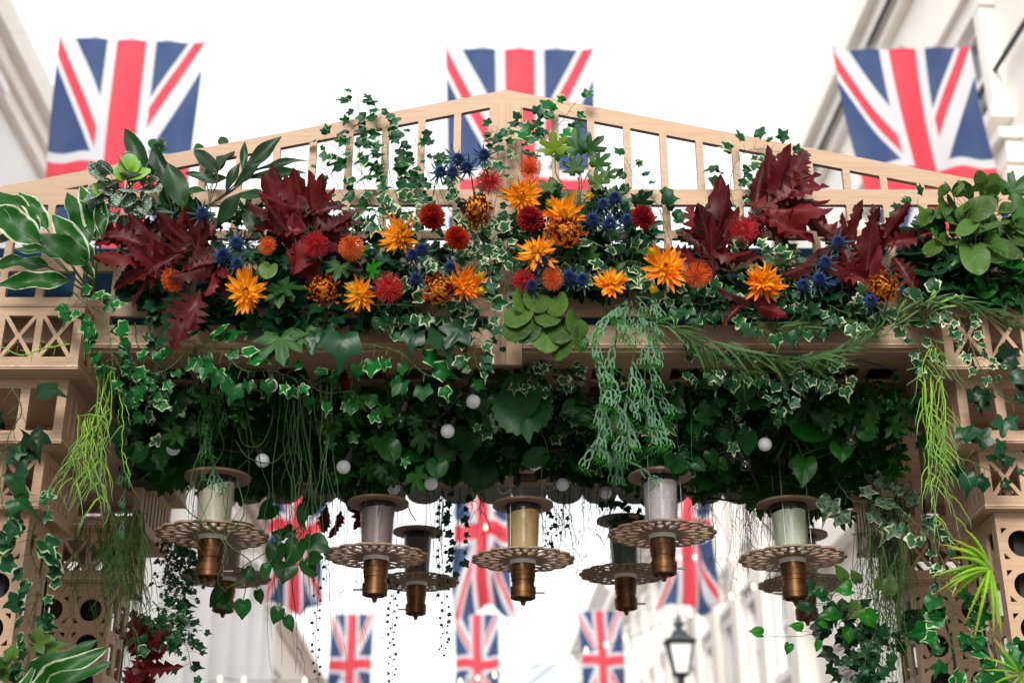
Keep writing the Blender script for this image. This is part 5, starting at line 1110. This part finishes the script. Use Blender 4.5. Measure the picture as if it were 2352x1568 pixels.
vine('ivy_vine', 'thin leafy strand falling past the furthest left flag', 'ivy', [(735, 1270, 5.0), (730, 1380, 5.0), (725, 1480, 5.0), (732, 1570, 5.0)], 'ivy', .018, 26, M['ivyd'], 'fine leafy strands against the sky', stem=M['twig'])
vine('ivy_vine', 'ivy strand hanging before the middle flag left of the golden dispenser', 'ivy', [(1060, 1120, 4.8), (1052, 1190, 4.8), (1056, 1260, 4.8), (1045, 1300, 4.8)], 'ivy', .038, 20, M['ivyd'], 'fine leafy strands against the sky')
vine('ivy_vine', 'ivy fringe hanging by the plate of the golden dispenser', 'ivy', [(1270, 1160, 4.9), (1290, 1200, 4.9), (1262, 1240, 4.9), (1270, 1300, 4.9)], 'ivy', .025, 22, M['ivyd'], 'fine leafy strands against the sky')
vine('ivy_vine', 'ivy fringe under the valance next to the dark grey green dispenser', 'ivy', [(1370, 1130, 5.0), (1440, 1140, 5.0), (1455, 1180, 5.0), (1420, 1200, 5.0)], 'ivy', .035, 26, M['ivyd'], 'fine leafy strands against the sky')
vine('moss_strand', 'bushy dark strand of tiny leaves hanging by the left colonnade', 'hanging plant', [(440, 1230, 4.7), (430, 1320, 4.7), (410, 1400, 4.7), (420, 1480, 4.7)], 'ivy', .022, 230, M['ivyd'], None, jitp=.05)
vine('moss_strand', 'bushy purple grey strand of small leaves behind the cream dispenser', 'hanging plant', [(400, 1230, 4.8), (400, 1290, 4.8), (390, 1360, 4.8)], 'ivy', .024, 120, M['twig'], None, jitp=.05)
# --- narrow leaved garland on the right
vine('trailing_garland', 'garland of narrow leaves sweeping down from the rail right of the staghorn fern', 'garland', [(1470, 745, 3.9), (1540, 755, 3.88), (1600, 790, 3.88), (1660, 830, 3.9), (1720, 860, 3.92)], 'narrow', .10, 60, M['grass'], 'garlands of narrow leaves', sr=.003, up=2.6, droop=.2, pet=.05, jitp=.014)
vine('trailing_garland', 'garland of narrow leaves swagged under the beam towards the right box', 'garland', [(1600, 770, 3.9), (1720, 815, 3.88), (1800, 830, 3.9), (1900, 822, 3.9), (1980, 780, 3.9), (2030, 730, 3.92)], 'narrow', .10, 110, M['grass'], 'garlands of narrow leaves', sr=.003, up=3.2, droop=.15, pet=.05, jitp=.024)
vine('trailing_garland', 'garland of narrow leaves lying over the right box', 'garland', [(2030, 770, 3.92), (2090, 710, 3.9), (2180, 690, 3.88), (2280, 720, 3.88), (2360, 760, 3.88)], 'narrow', .095, 70, M['grass'], 'garlands of narrow leaves', sr=.003, up=2.8, droop=.15, pet=.05, jitp=.018)
vine('trailing_garland', 'dark twisted garland along the slot under the right red leaves', 'garland', [(1700, 745, 3.95), (1800, 755, 3.94), (1900, 745, 3.94), (2000, 755, 3.94)], 'narrow', .09, 60, M['rhipd'], 'garlands of narrow leaves', sr=.003, up=2.6, droop=.1, pet=.05, jitp=.012)
leaves('green_spikes', 'few upright green spikes beside the right bronze chrysanthemum', 'plant', [(2130, 705, 2170, 630, 3.88, 3.86, 1.6), (2140, 708, 2190, 670, 3.88, 3.85, 1.6), (2150, 712, 2205, 690, 3.88, 3.85, 1.4), (2060, 720, 2090, 670, 3.9, 3.9, 1.4), (2070, 730, 2110, 690, 3.9, 3.9, 1.4)], 'narrow', M['rhip'], None, (2120, 730, 3.93))
vine('bare_vine', 'thin yellow vine curling over the cut out left box', 'vine', [(160, 790, 3.95), (100, 800, 3.94), (50, 815, 3.94), (-10, 790, 3.94)], 'narrow', .03, 12, M['rhip'], None, sr=.0026, stem=M['rhip'])
# --- aloe
rn = random.Random(77); P0 = at(2272, 1308, 4.02); root = empty('aloe', P0, 'lime green aloe with orange tips fixed sideways to the right pillar', 'aloe')
m = MB(P0)
for i in range(26):
    a = R(rn.uniform(112, 275)); l = rn.uniform(.12, .19); d = Vector((math.cos(a) * .95, rn.uniform(-.55, .2), math.sin(a) * .8)).normalized()
    pts = [P0 + d * l * t + Vector((0, 0, -.045 * t * t)) + Vector((0, -.02 * math.sin(t * 3), 0)) for t in [k / 9 for k in range(10)]]
    m.tube(pts, [.0085 * (1 - t) ** .75 + .0006 for t in [k / 9 for k in range(10)]], 6, r=rn.random())
    for k in range(1, 8):
        for s in (-1, 1):
            p = pts[k]; sv = d.cross(Vector((0, 1, 0))).normalized() * s; r0 = .0085 * (1 - k / 9) ** .75
            m.add([p + sv * r0 - d * .003, p + sv * r0 + d * .003, p + sv * (r0 + .004) + d * .002], [(0, 1, 2)], t=np.full(3, .9), r=.8)
m.build('leaves', M['aloe'], root, True)
vine('aloe', 'second small lime succulent at the lower right edge', 'aloe', [(2352, 1545, 4.0), (2340, 1550, 4.0)], 'narrow', .12, 14, M['aloe'], None, pet=.02)
vine('ivy_vine', 'small ivy leaves on the left pillar foot', 'ivy', [(20, 1480, 4.1), (60, 1530, 4.1), (20, 1560, 4.1)], 'ivy', .07, 12, M['euca'], None)

# ---------------------------------------------------------------- countless leaves hanging from the ceiling
def limit(x):
    pts = [(280, 1050), (330, 1090), (420, 1120), (560, 1135), (640, 1125), (730, 1105), (800, 1150), (850, 1150), (920, 1115), (960, 1095), (1000, 1082), (1150, 1088), (1240, 1080), (1330, 1092), (1420, 1098), (1500, 1098), (1600, 1115), (1680, 1110), (1740, 1130), (1800, 1170), (1900, 1190), (2000, 1180), (2080, 1100)]
    if x < pts[0][0] or x > pts[-1][0]: return 1040
    for (a, b), (c, d) in zip(pts, pts[1:]):
        if a <= x <= c: return b + (d - b) * (x - a) / (c - a)
rn = random.Random(99); cmb = MB((0, 4.8, 3.3))
kinds = [(['ivys'], 2, .058), (['heart'], 1, .075), (['ivys'], 2, .060), (['serr'], 1, .085), (['maple'], 3, .10), (['ivys'], 4, .055)]
cnt = 0
while cnt < 3600:
    x = rn.uniform(-1.36, 1.36); y = rn.uniform(4.24, 5.55); big_ = math.sin(x * 7 + 1) * math.cos(y * 5) * .5 + .5
    h = rn.random() ** 1.5 * (.10 + .20 * big_) * (1.25 - .35 * (y - 4.2))
    p = Vector((x, y, ZC - .015 - h)); px, py = proj(p)
    if py > limit(px) + 14 * math.sin(px * .11) + 9 * math.sin(px * .31) - 25: continue
    if py < 835: continue
    if any((px - q[0]) ** 2 + (py - q[1]) ** 2 < 30 ** 2 and y < q[2] + .05 for q in BULBS): continue
    if y < 4.45 and rn.random() < .45: continue
    gx = math.sin(px * .021 + 1.3) * math.sin(py * .034) 
    if gx > .62 and h < .12 and rn.random() < .8: continue
    tms, mi, s = kinds[min(5, int((math.sin(x * 3.1 + y * 2.3) * .5 + .5) * 4.2 + rn.random() * 2))]
    s *= rn.uniform(.7, 1.25)
    d = Vector((rn.uniform(-.8, .8), rn.uniform(-.9, .3), -rn.uniform(.2, 1))); nn = Vector((rn.uniform(-.6, .6), -1, rn.uniform(-.5, .5)))
    cmb.inst(TP(rn, tms), frame(d, nn) * s, np.array(p), r=rn.random(), m=mi); cnt += 1
    if cnt % 5 == 0: cmb.tube([Vector((p.x, p.y, ZC)), p.lerp(Vector((p.x, p.y, ZC)), .5) + Vector((.008, 0, 0)), p], .0013, 4, m=4, cap=False)
tag(cmb.build('ceiling_foliage', [M['ivyd'], M['heart'], M['ivyw'], M['maple'], M['ivyg']], None, True), 'dense mass of dark ivy and heart leaves covering the underside of the arch', 'foliage', None, 'stuff')
# ---------------------------------------------------------------- flowers (local +Z looks out of the bloom)
PET = strip(lambda t: .13 * math.sin(math.pi * (.12 + .84 * t)) ** .9, 6, cols=(-1, -.5, 0, .5, 1), fold=.7, droop=.0, curl=0)
for i in range(len(PET['v'])): PET['v'][i][2] += .28 * PET['t'][i] ** 2 - .12 * math.sin(PET['t'][i] * 3)
def petal_at(mb, az, el, base_r, ln, w=1, bend=1, r=.5, m=0, z0=0, tm=None):
    """az round the bloom, el above the flower plane"""
    h = Vector((math.cos(az), math.sin(az), 0)); d = h * math.cos(el) + Vector((0, 0, math.sin(el)))
    n = Vector((0, 0, 1)) * math.cos(el) - h * math.sin(el)
    x = d.cross(n); Mx = np.array([[x.x, d.x, n.x], [x.y, d.y, n.y], [x.z, d.z, n.z]]) @ np.diag([ln * w, ln, ln * bend])
    mb.inst(tm or PET, Mx, np.array(h * base_r + Vector((0, 0, z0))), r=r, m=m)
def stemtube(root, ln=.10, r=.0025, seed=0):
    rn = random.Random(seed); m = MB(); m.tube([(0, 0, -.004), (rn.uniform(-.01, .01), -.005, -ln * .5), (rn.uniform(-.02, .02), -.03, -ln)], r, 6); m.build('stem', STEMM, root)
def mk_dahlia(seed, n=(20, 19, 16, 13), spike=1.0, ymat='dahliay'):
    rn = random.Random(seed); spike = rn.uniform(.88, 1.12); n = tuple(int(q * rn.uniform(.75, 1.1)) for q in n); op = rn.uniform(-.15, .22); wd = rn.uniform(.85, 1.3); root = empty('dahlia', (0, 0, 0)); mb = MB()
    for L, (c, el, ln, rr, z) in enumerate(zip(n, (-.1, .22, .55, .95), (.066, .060, .047, .032), (.006, .005, .004, .003), (0, .004, .007, .009))):
        for k in range(c):
            petal_at(mb, 2 * math.pi * (k + .5 * (L % 2) + rn.uniform(-.25, .25)) / c, el + op + rn.uniform(-.28, .30), rr, ln * rn.uniform(.65, 1.2) * spike, wd * rn.uniform(.55, 1.05), rn.uniform(-.2, 2.0), rn.random(), 0 if L < 2 else 1, z)
    mb.build('petals', [M['dahlia'], M[ymat]], root, True)
    c = MB()
    for k in range(26):
        petal_at(c, k * 2.4, 1.0 + .4 * rn.random(), .010 * math.sqrt(k / 26), .018 * rn.uniform(.8, 1.2), 1.2, 1.6, rn.random(), 0, .008)
    c.build('flower_centre', M['dcent'], root, True); stemtube(root, .12, .003, seed)
    return root
def mk_pin(seed, mat, head, n=190, R0=.046, droop=.5):
    rn = random.Random(seed); root = empty('pincushion_flower', (0, 0, 0)); mb = MB()
    hd = MB(); hd.lathe([(.0005, .016), (.009, .014), (.016, .006), (.017, -.004), (.010, -.016), (.002, -.020)], n=14); hd.build('flower_centre', head, root, True)
    for k in range(n):
        u = 1 - (k + .5) / n * 1.55; az = k * 2.39996 + rn.uniform(-.08, .08)
        s = math.sqrt(max(0, 1 - u * u)); d = Vector((s * math.cos(az), s * math.sin(az), u)); ax = Vector((0, 0, 1))
        ln = R0 * rn.uniform(.88, 1.08); bend = ax * (.55 * ln) * s
        p = [d * .013, d * ln * .55 + bend * .02, d * ln * .85 + bend * .18, d * ln * .98 + bend * .42, d * ln * .93 + bend * .60]
        mb.tube(p, [.0011, .0009, .0009, .0009, .0017], 4, r=rn.random())
    mb.build('filaments', mat, root, True); stemtube(root, .12, .0035, seed)
    return root
SP = strip(lambda t: .16 * math.sin(math.pi * (.15 + .8 * t)) ** .7, 3, cols=(-1, 0, 1), fold=.5, droop=-.12)
def mk_pom(seed, mat, R0=.040):
    rn = random.Random(seed); root = empty('pompon_dahlia', (0, 0, 0)); mb = MB(); n = 260; mb.lathe([(R0 * .55 * math.sin(q), R0 * .55 * math.cos(q)) for q in (.03, .5, 1, 1.5, 2, 2.5, 3)], n=12)
    for k in range(n):
        u = 1 - (k + .5) / n * 1.6; az = k * 2.39996; s = math.sqrt(max(0, 1 - u * u)); h = Vector((s * math.cos(az), s * math.sin(az), u))
        d = (h + Vector((rn.uniform(-.15, .15), rn.uniform(-.15, .15), .12))).normalized(); nn = Vector((0, 0, 1)) - h * .2 if s > .35 else Vector((math.cos(az), math.sin(az), 0))
        mb.inst(SP, frame(d, nn) * (R0 * .62) @ np.diag([.95, 1, 1.3]), np.array(h * R0 * .48), r=rn.random())
    mb.build('petals', mat, root, True); stemtube(root, .10, .003, seed); return root
CURL = strip(lambda t: .10 * (.6 + .6 * t), 6, cols=(-1, 0, 1), fold=.9, droop=0)
for i in range(len(CURL['v'])):
    t = CURL['t'][i]; CURL['v'][i][1] = math.sin(t * 2.1) * .62; CURL['v'][i][2] += .55 * (1 - math.cos(t * 2.1)) * .8
def mk_mum(seed):
    rn = random.Random(seed); root = empty('bronze_chrysanthemum', (0, 0, 0)); mb = MB()
    for L, (c, el, ln, rr, z) in enumerate(((34, -.35, .052, .010, -.004), (36, -.05, .048, .009, 0), (34, .3, .041, .008, .003), (28, .6, .033, .006, .005), (22, .95, .025, .004, .006))):
        for k in range(c): petal_at(mb, 2 * math.pi * (k + .37 * L + rn.uniform(-.4, .4)) / c, el + rn.uniform(-.3, .3), rr, ln * rn.uniform(.75, 1.2), .62, rn.uniform(.7, 1.5), rn.random(), 0, z, CURL)
    mb.build('petals', M['mum'], root, True); c = MB()
    for k in range(60): petal_at(c, k * 2.4, .9 + .5 * rn.random(), .012 * math.sqrt(k / 60), .014 * rn.uniform(.8, 1.2), 1.3, 1.5, rn.random(), 0, .008)
    c.build('flower_centre', M['dcent'], root, True); stemtube(root, .10, .003, seed); return root
def mk_thistle(seed):
    rn = random.Random(seed); root = empty('blue_thistle', (0, 0, 0)); mb = MB(); n = 130
    for k in range(n):
        u = 1 - (k + .5) / n * 1.7; az = k * 2.39996; s = math.sqrt(max(0, 1 - u * u)); h = Vector((s * math.cos(az), s * math.sin(az), u * 1.15)); l = .0195 * rn.uniform(.85, 1.1)
        mb.tube([h * .011, h * l], [.0022, .0005], 4, r=rn.random())
    mb.build('flower_head', M['thist'], root, True); b = MB()
    for k in range(11): petal_at(b, 2 * math.pi * (k + rn.random() * .5) / 11, rn.uniform(-.3, .35), .006, .040 * rn.uniform(.75, 1.15), .55, .6, rn.random(), 0, -.009)
    b.build('bracts', M['bract'], root, True); stemtube(root, .12, .0018, seed); return root
def mk_bud(seed):
    rn = random.Random(seed); root = empty('yellow_bud', (0, 0, 0)); mb = MB()
    for k in range(16): petal_at(mb, k * 2.4, .35 + .9 * (k / 16), .004, .020, 1.7, 2.4, rn.random(), 0, -.004)
    mb.lathe([(.0005, .010), (.008, .007), (.010, 0), (.006, -.006), (.001, -.008)], n=10); mb.build('petals', M['budy'], root, True); stemtube(root, .08, .0018, seed); return root
FL = {}
def flower(kind, x, y, Y, size, lab, face=None, group=None):
    """size = scale on the bloom; face = direction the bloom looks"""
    rn = rs(kind, x, y); cat = {'dahlia': 'dahlia', 'pin': 'pincushion flower', 'pinr': 'pincushion flower', 'pom': 'pompon flower', 'pomo': 'pompon flower', 'mum': 'chrysanthemum', 'thist': 'thistle', 'bud': 'flower bud'}[kind]
    mk = {'dahlia': lambda s: mk_dahlia(s), 'pin': lambda s: mk_pin(s, M['pin'], M['pinh']), 'pinr': lambda s: mk_pin(s, M['pinr'], M['pinh'], 170, .050), 'pom': lambda s: mk_pom(s, M['pom']), 'pomo': lambda s: mk_pom(s, M['pomo']), 'mum': mk_mum, 'thist': mk_thistle, 'bud': mk_bud}[kind]
    P = FL.setdefault(kind, []); cap = {'dahlia': 7, 'mum': 4, 'thist': 4}.get(kind, 3)
    if len(P) < cap: r = mk(len(P) * 13 + 5); P.append([r, False])
    e = P[rn.randrange(len(P))] if len(P) >= cap and all(q[1] for q in P) else [q for q in P if not q[1]][0]
    if not e[1]: r = e[0]; e[1] = True
    else: r = clone(e[0])
    f = Vector(face) if face else Vector((rn.uniform(-.45, .45), -1, rn.uniform(-.45, .15)))
    r.location = at(x, y, Y); r.rotation_mode = 'QUATERNION'
    r.rotation_quaternion = f.normalized().to_track_quat('Z', 'Y') @ Matrix.Rotation(rn.uniform(0, 6.28), 3, 'Z').to_quaternion()
    r.scale = (size * rn.uniform(.9, 1.06), size * rn.uniform(.94, 1.06), size * rn.uniform(.85, 1.2)); tag(r, lab, cat, group or {'dahlia': 'spiky orange dahlias', 'pin': 'orange pincushion flowers', 'pinr': 'red pincushion flowers', 'pom': 'crimson pompon flowers', 'pomo': 'rust red pompon flowers', 'mum': 'bronze chrysanthemums', 'thist': 'blue sea holly thistles', 'bud': 'yellow buds'}[kind])
A_ = 3.86
for a in [
 ('dahlia', 918, 545, A_, 1.0, 'spiky orange dahlia below the single thistle left of the rust pompons', (-.2, -1, -.1)),
 ('dahlia', 1198, 450, A_, 1.05, 'spiky golden dahlia just below the topmost orange pincushion', (0, -1, -.5)),
 ('dahlia', 1292, 495, A_, 1.15, 'largest spiky golden dahlia, above a bronze chrysanthemum', (.1, -1, .0)),
 ('dahlia', 1235, 580, A_, 1.05, 'deep orange dahlia with a thistle over its lower edge', (-.5, -1, .3)),
 ('dahlia', 1402, 652, A_, .95, 'cup shaped orange dahlia beside the top of the staghorn fern', (0, -1, .5)),
 ('dahlia', 1530, 616, A_, 1.0, 'amber dahlia left of the orange pincushion on the right half', (-.1, -1, -.1)),
 ('dahlia', 1752, 648, A_, .98, 'star shaped amber dahlia sitting among the red leaves', (0, -1, -.2)),
 ('dahlia', 565, 670, A_, 1.0, 'amber dahlia furthest left, beside the rosy red leaves', (.1, -1, -.2)),
 ('dahlia', 828, 676, A_ + .02, .95, 'orange dahlia half covered by the bright maple leaf', (-.2, -1, -.5)),
 ('dahlia', 1068, 655, A_, .92, 'yellow orange dahlia touching the two yellow buds', (.3, -1, 0)),
 ('pin', 615, 566, A_, .72, 'round orange pincushion flower above the furthest left dahlia'),
 ('pin', 1217, 390, A_, .82, 'topmost orange pincushion flower near the centre post', (.1, -1, .3)),
 ('pin', 1600, 634, A_, 1.0, 'large orange pincushion flower right of the amber dahlia', (.1, -1, -.1)),
 ('pin', 806, 566, A_, .95, 'drooping orange pincushion flower behind a dark maple leaf', (.3, -.6, -.9)),
 ('pin', 1268, 642, A_ + .02, .8, 'rusty orange pincushion between thistles right of the centre post'),
 ('pin', 395, 648, A_ + .01, .85, 'orange pincushion flower mostly hidden by a rosy oak leaf'),
 ('pinr', 1125, 415, A_, .90, 'red pincushion flower hanging under the topmost thistle', (0, -1, -.9)),
 ('pinr', 725, 562, A_ + .02, .95, 'red pincushion flower in front of the dark red leaves at the left', (0, -1, -.5)),
 ('pinr', 893, 664, A_, 1.0, 'red pincushion flower between a half hidden dahlia and the thistles', (0, -1, -.1)),
 ('pinr', 1706, 530, A_, .98, 'red pincushion flower held in front of the right red oak leaves', (.2, -1, 0)),
 ('pinr', 1205, 650, A_ + .02, .85, 'red pincushion flower right beside the centre post behind a thistle', (-.3, -1, -.2)),
 ('pomo', 993, 498, A_, .98, 'rust pompon left of its twin, the upper of the two'),
 ('pomo', 1050, 547, A_, .93, 'rust pompon just below and right of its twin'),
 ('pom', 1218, 503, A_, 1.02, 'crimson pompon under the spiky golden dahlia'),
 ('pom', 1476, 500, A_, .95, 'crimson pompon beside the dark thistles of the right half', (.5, -1, .1)),
 ('mum', 742, 668, A_, .95, 'bronze chrysanthemum left of the half hidden orange dahlia'),
 ('mum', 1008, 668, A_, 1.05, 'bronze chrysanthemum touching the yellow orange dahlia', (-.1, -1, -.1)),
 ('mum', 1095, 478, A_, .98, 'bronze chrysanthemum tilted down near the top red pincushion', (.2, -.8, -.9)),
 ('mum', 1300, 538, A_ - .02, 1.05, 'golden bronze chrysanthemum overlapping the largest dahlia', (0, -1, -.1)),
 ('mum', 2026, 665, A_, 1.05, 'bronze chrysanthemum at the right end of the flowers'),
]: flower(*a)
th = [(1052, 365, 'upper thistle of the cluster left of the centre post'), (1072, 385, 'lower thistle of the cluster left of the centre post'), (1040, 395, 'small thistle at the edge of the upper cluster'), (1112, 355, 'thistle directly above the top red pincushion'), (1012, 395, 'thistle hanging furthest left of the upper cluster'),
 (465, 490, 'single thistle standing before the trellis above the left red leaves'), (512, 588, 'largest thistle above the furthest left dahlia'), (543, 558, 'thistle beside the round orange pincushion'), (545, 607, 'thistle right over the furthest left dahlia'),
 (948, 585, 'thistle just under the spiky orange dahlia'), (968, 572, 'thistle between the spiky orange dahlia and the lower rust pompon'), (955, 640, 'thistle right of the red pincushion'), (1035, 615, 'thistle above the bronze and yellow orange flowers'), (932, 527, 'thistle lying on top of the spiky orange dahlia'),
 (1385, 470, 'dark thistle under the yellow green maple leaves'), (1412, 455, 'dark thistle highest of the right cluster'), (1440, 505, 'dark thistle next to the crimson pompon'), (1360, 505, 'dark thistle beside the largest dahlia'), (1400, 512, 'dark thistle in the middle of the right cluster'),
 (1247, 600, 'thistle in front of the deep orange dahlia'), (1308, 636, 'thistle of the pair right of the rusty pincushion'), (1338, 642, 'thistle of the pair nearest the cup shaped dahlia'), (1222, 656, 'thistle over the red pincushion by the centre post'),
 (1882, 640, 'pale blue thistle in the shade among the right red leaves'), (1925, 555, 'thistle wrapped in the right red oak leaves'), (2000, 690, 'green blue thistle left of the bronze chrysanthemum at the right end'), (1895, 602, 'small dark thistle between the right red oak leaves'), (1845, 655, 'shaded thistle right of the star shaped dahlia')]
for x, y, lab in th: flower('thist', x, y, 3.85, 1.12 if 'large' not in lab else 1.3, lab)
for x, y, lab in [(1104, 636, 'upper of the two yellow buds beside the centre post'), (1104, 668, 'lower of the two yellow buds beside the centre post'), (1262, 467, 'yellow bud above the largest dahlia'), (1498, 578, 'yellow bud at the top of the amber dahlia'), (1352, 452, 'yellow green bud among the dark thistles'), (1500, 664, 'small yellow bud below the amber dahlia')]: flower('bud', x, y, 3.83, .95, lab)
print('objects', len(bpy.data.objects), 'faces', sum(len(m.polygons) for m in bpy.data.meshes))
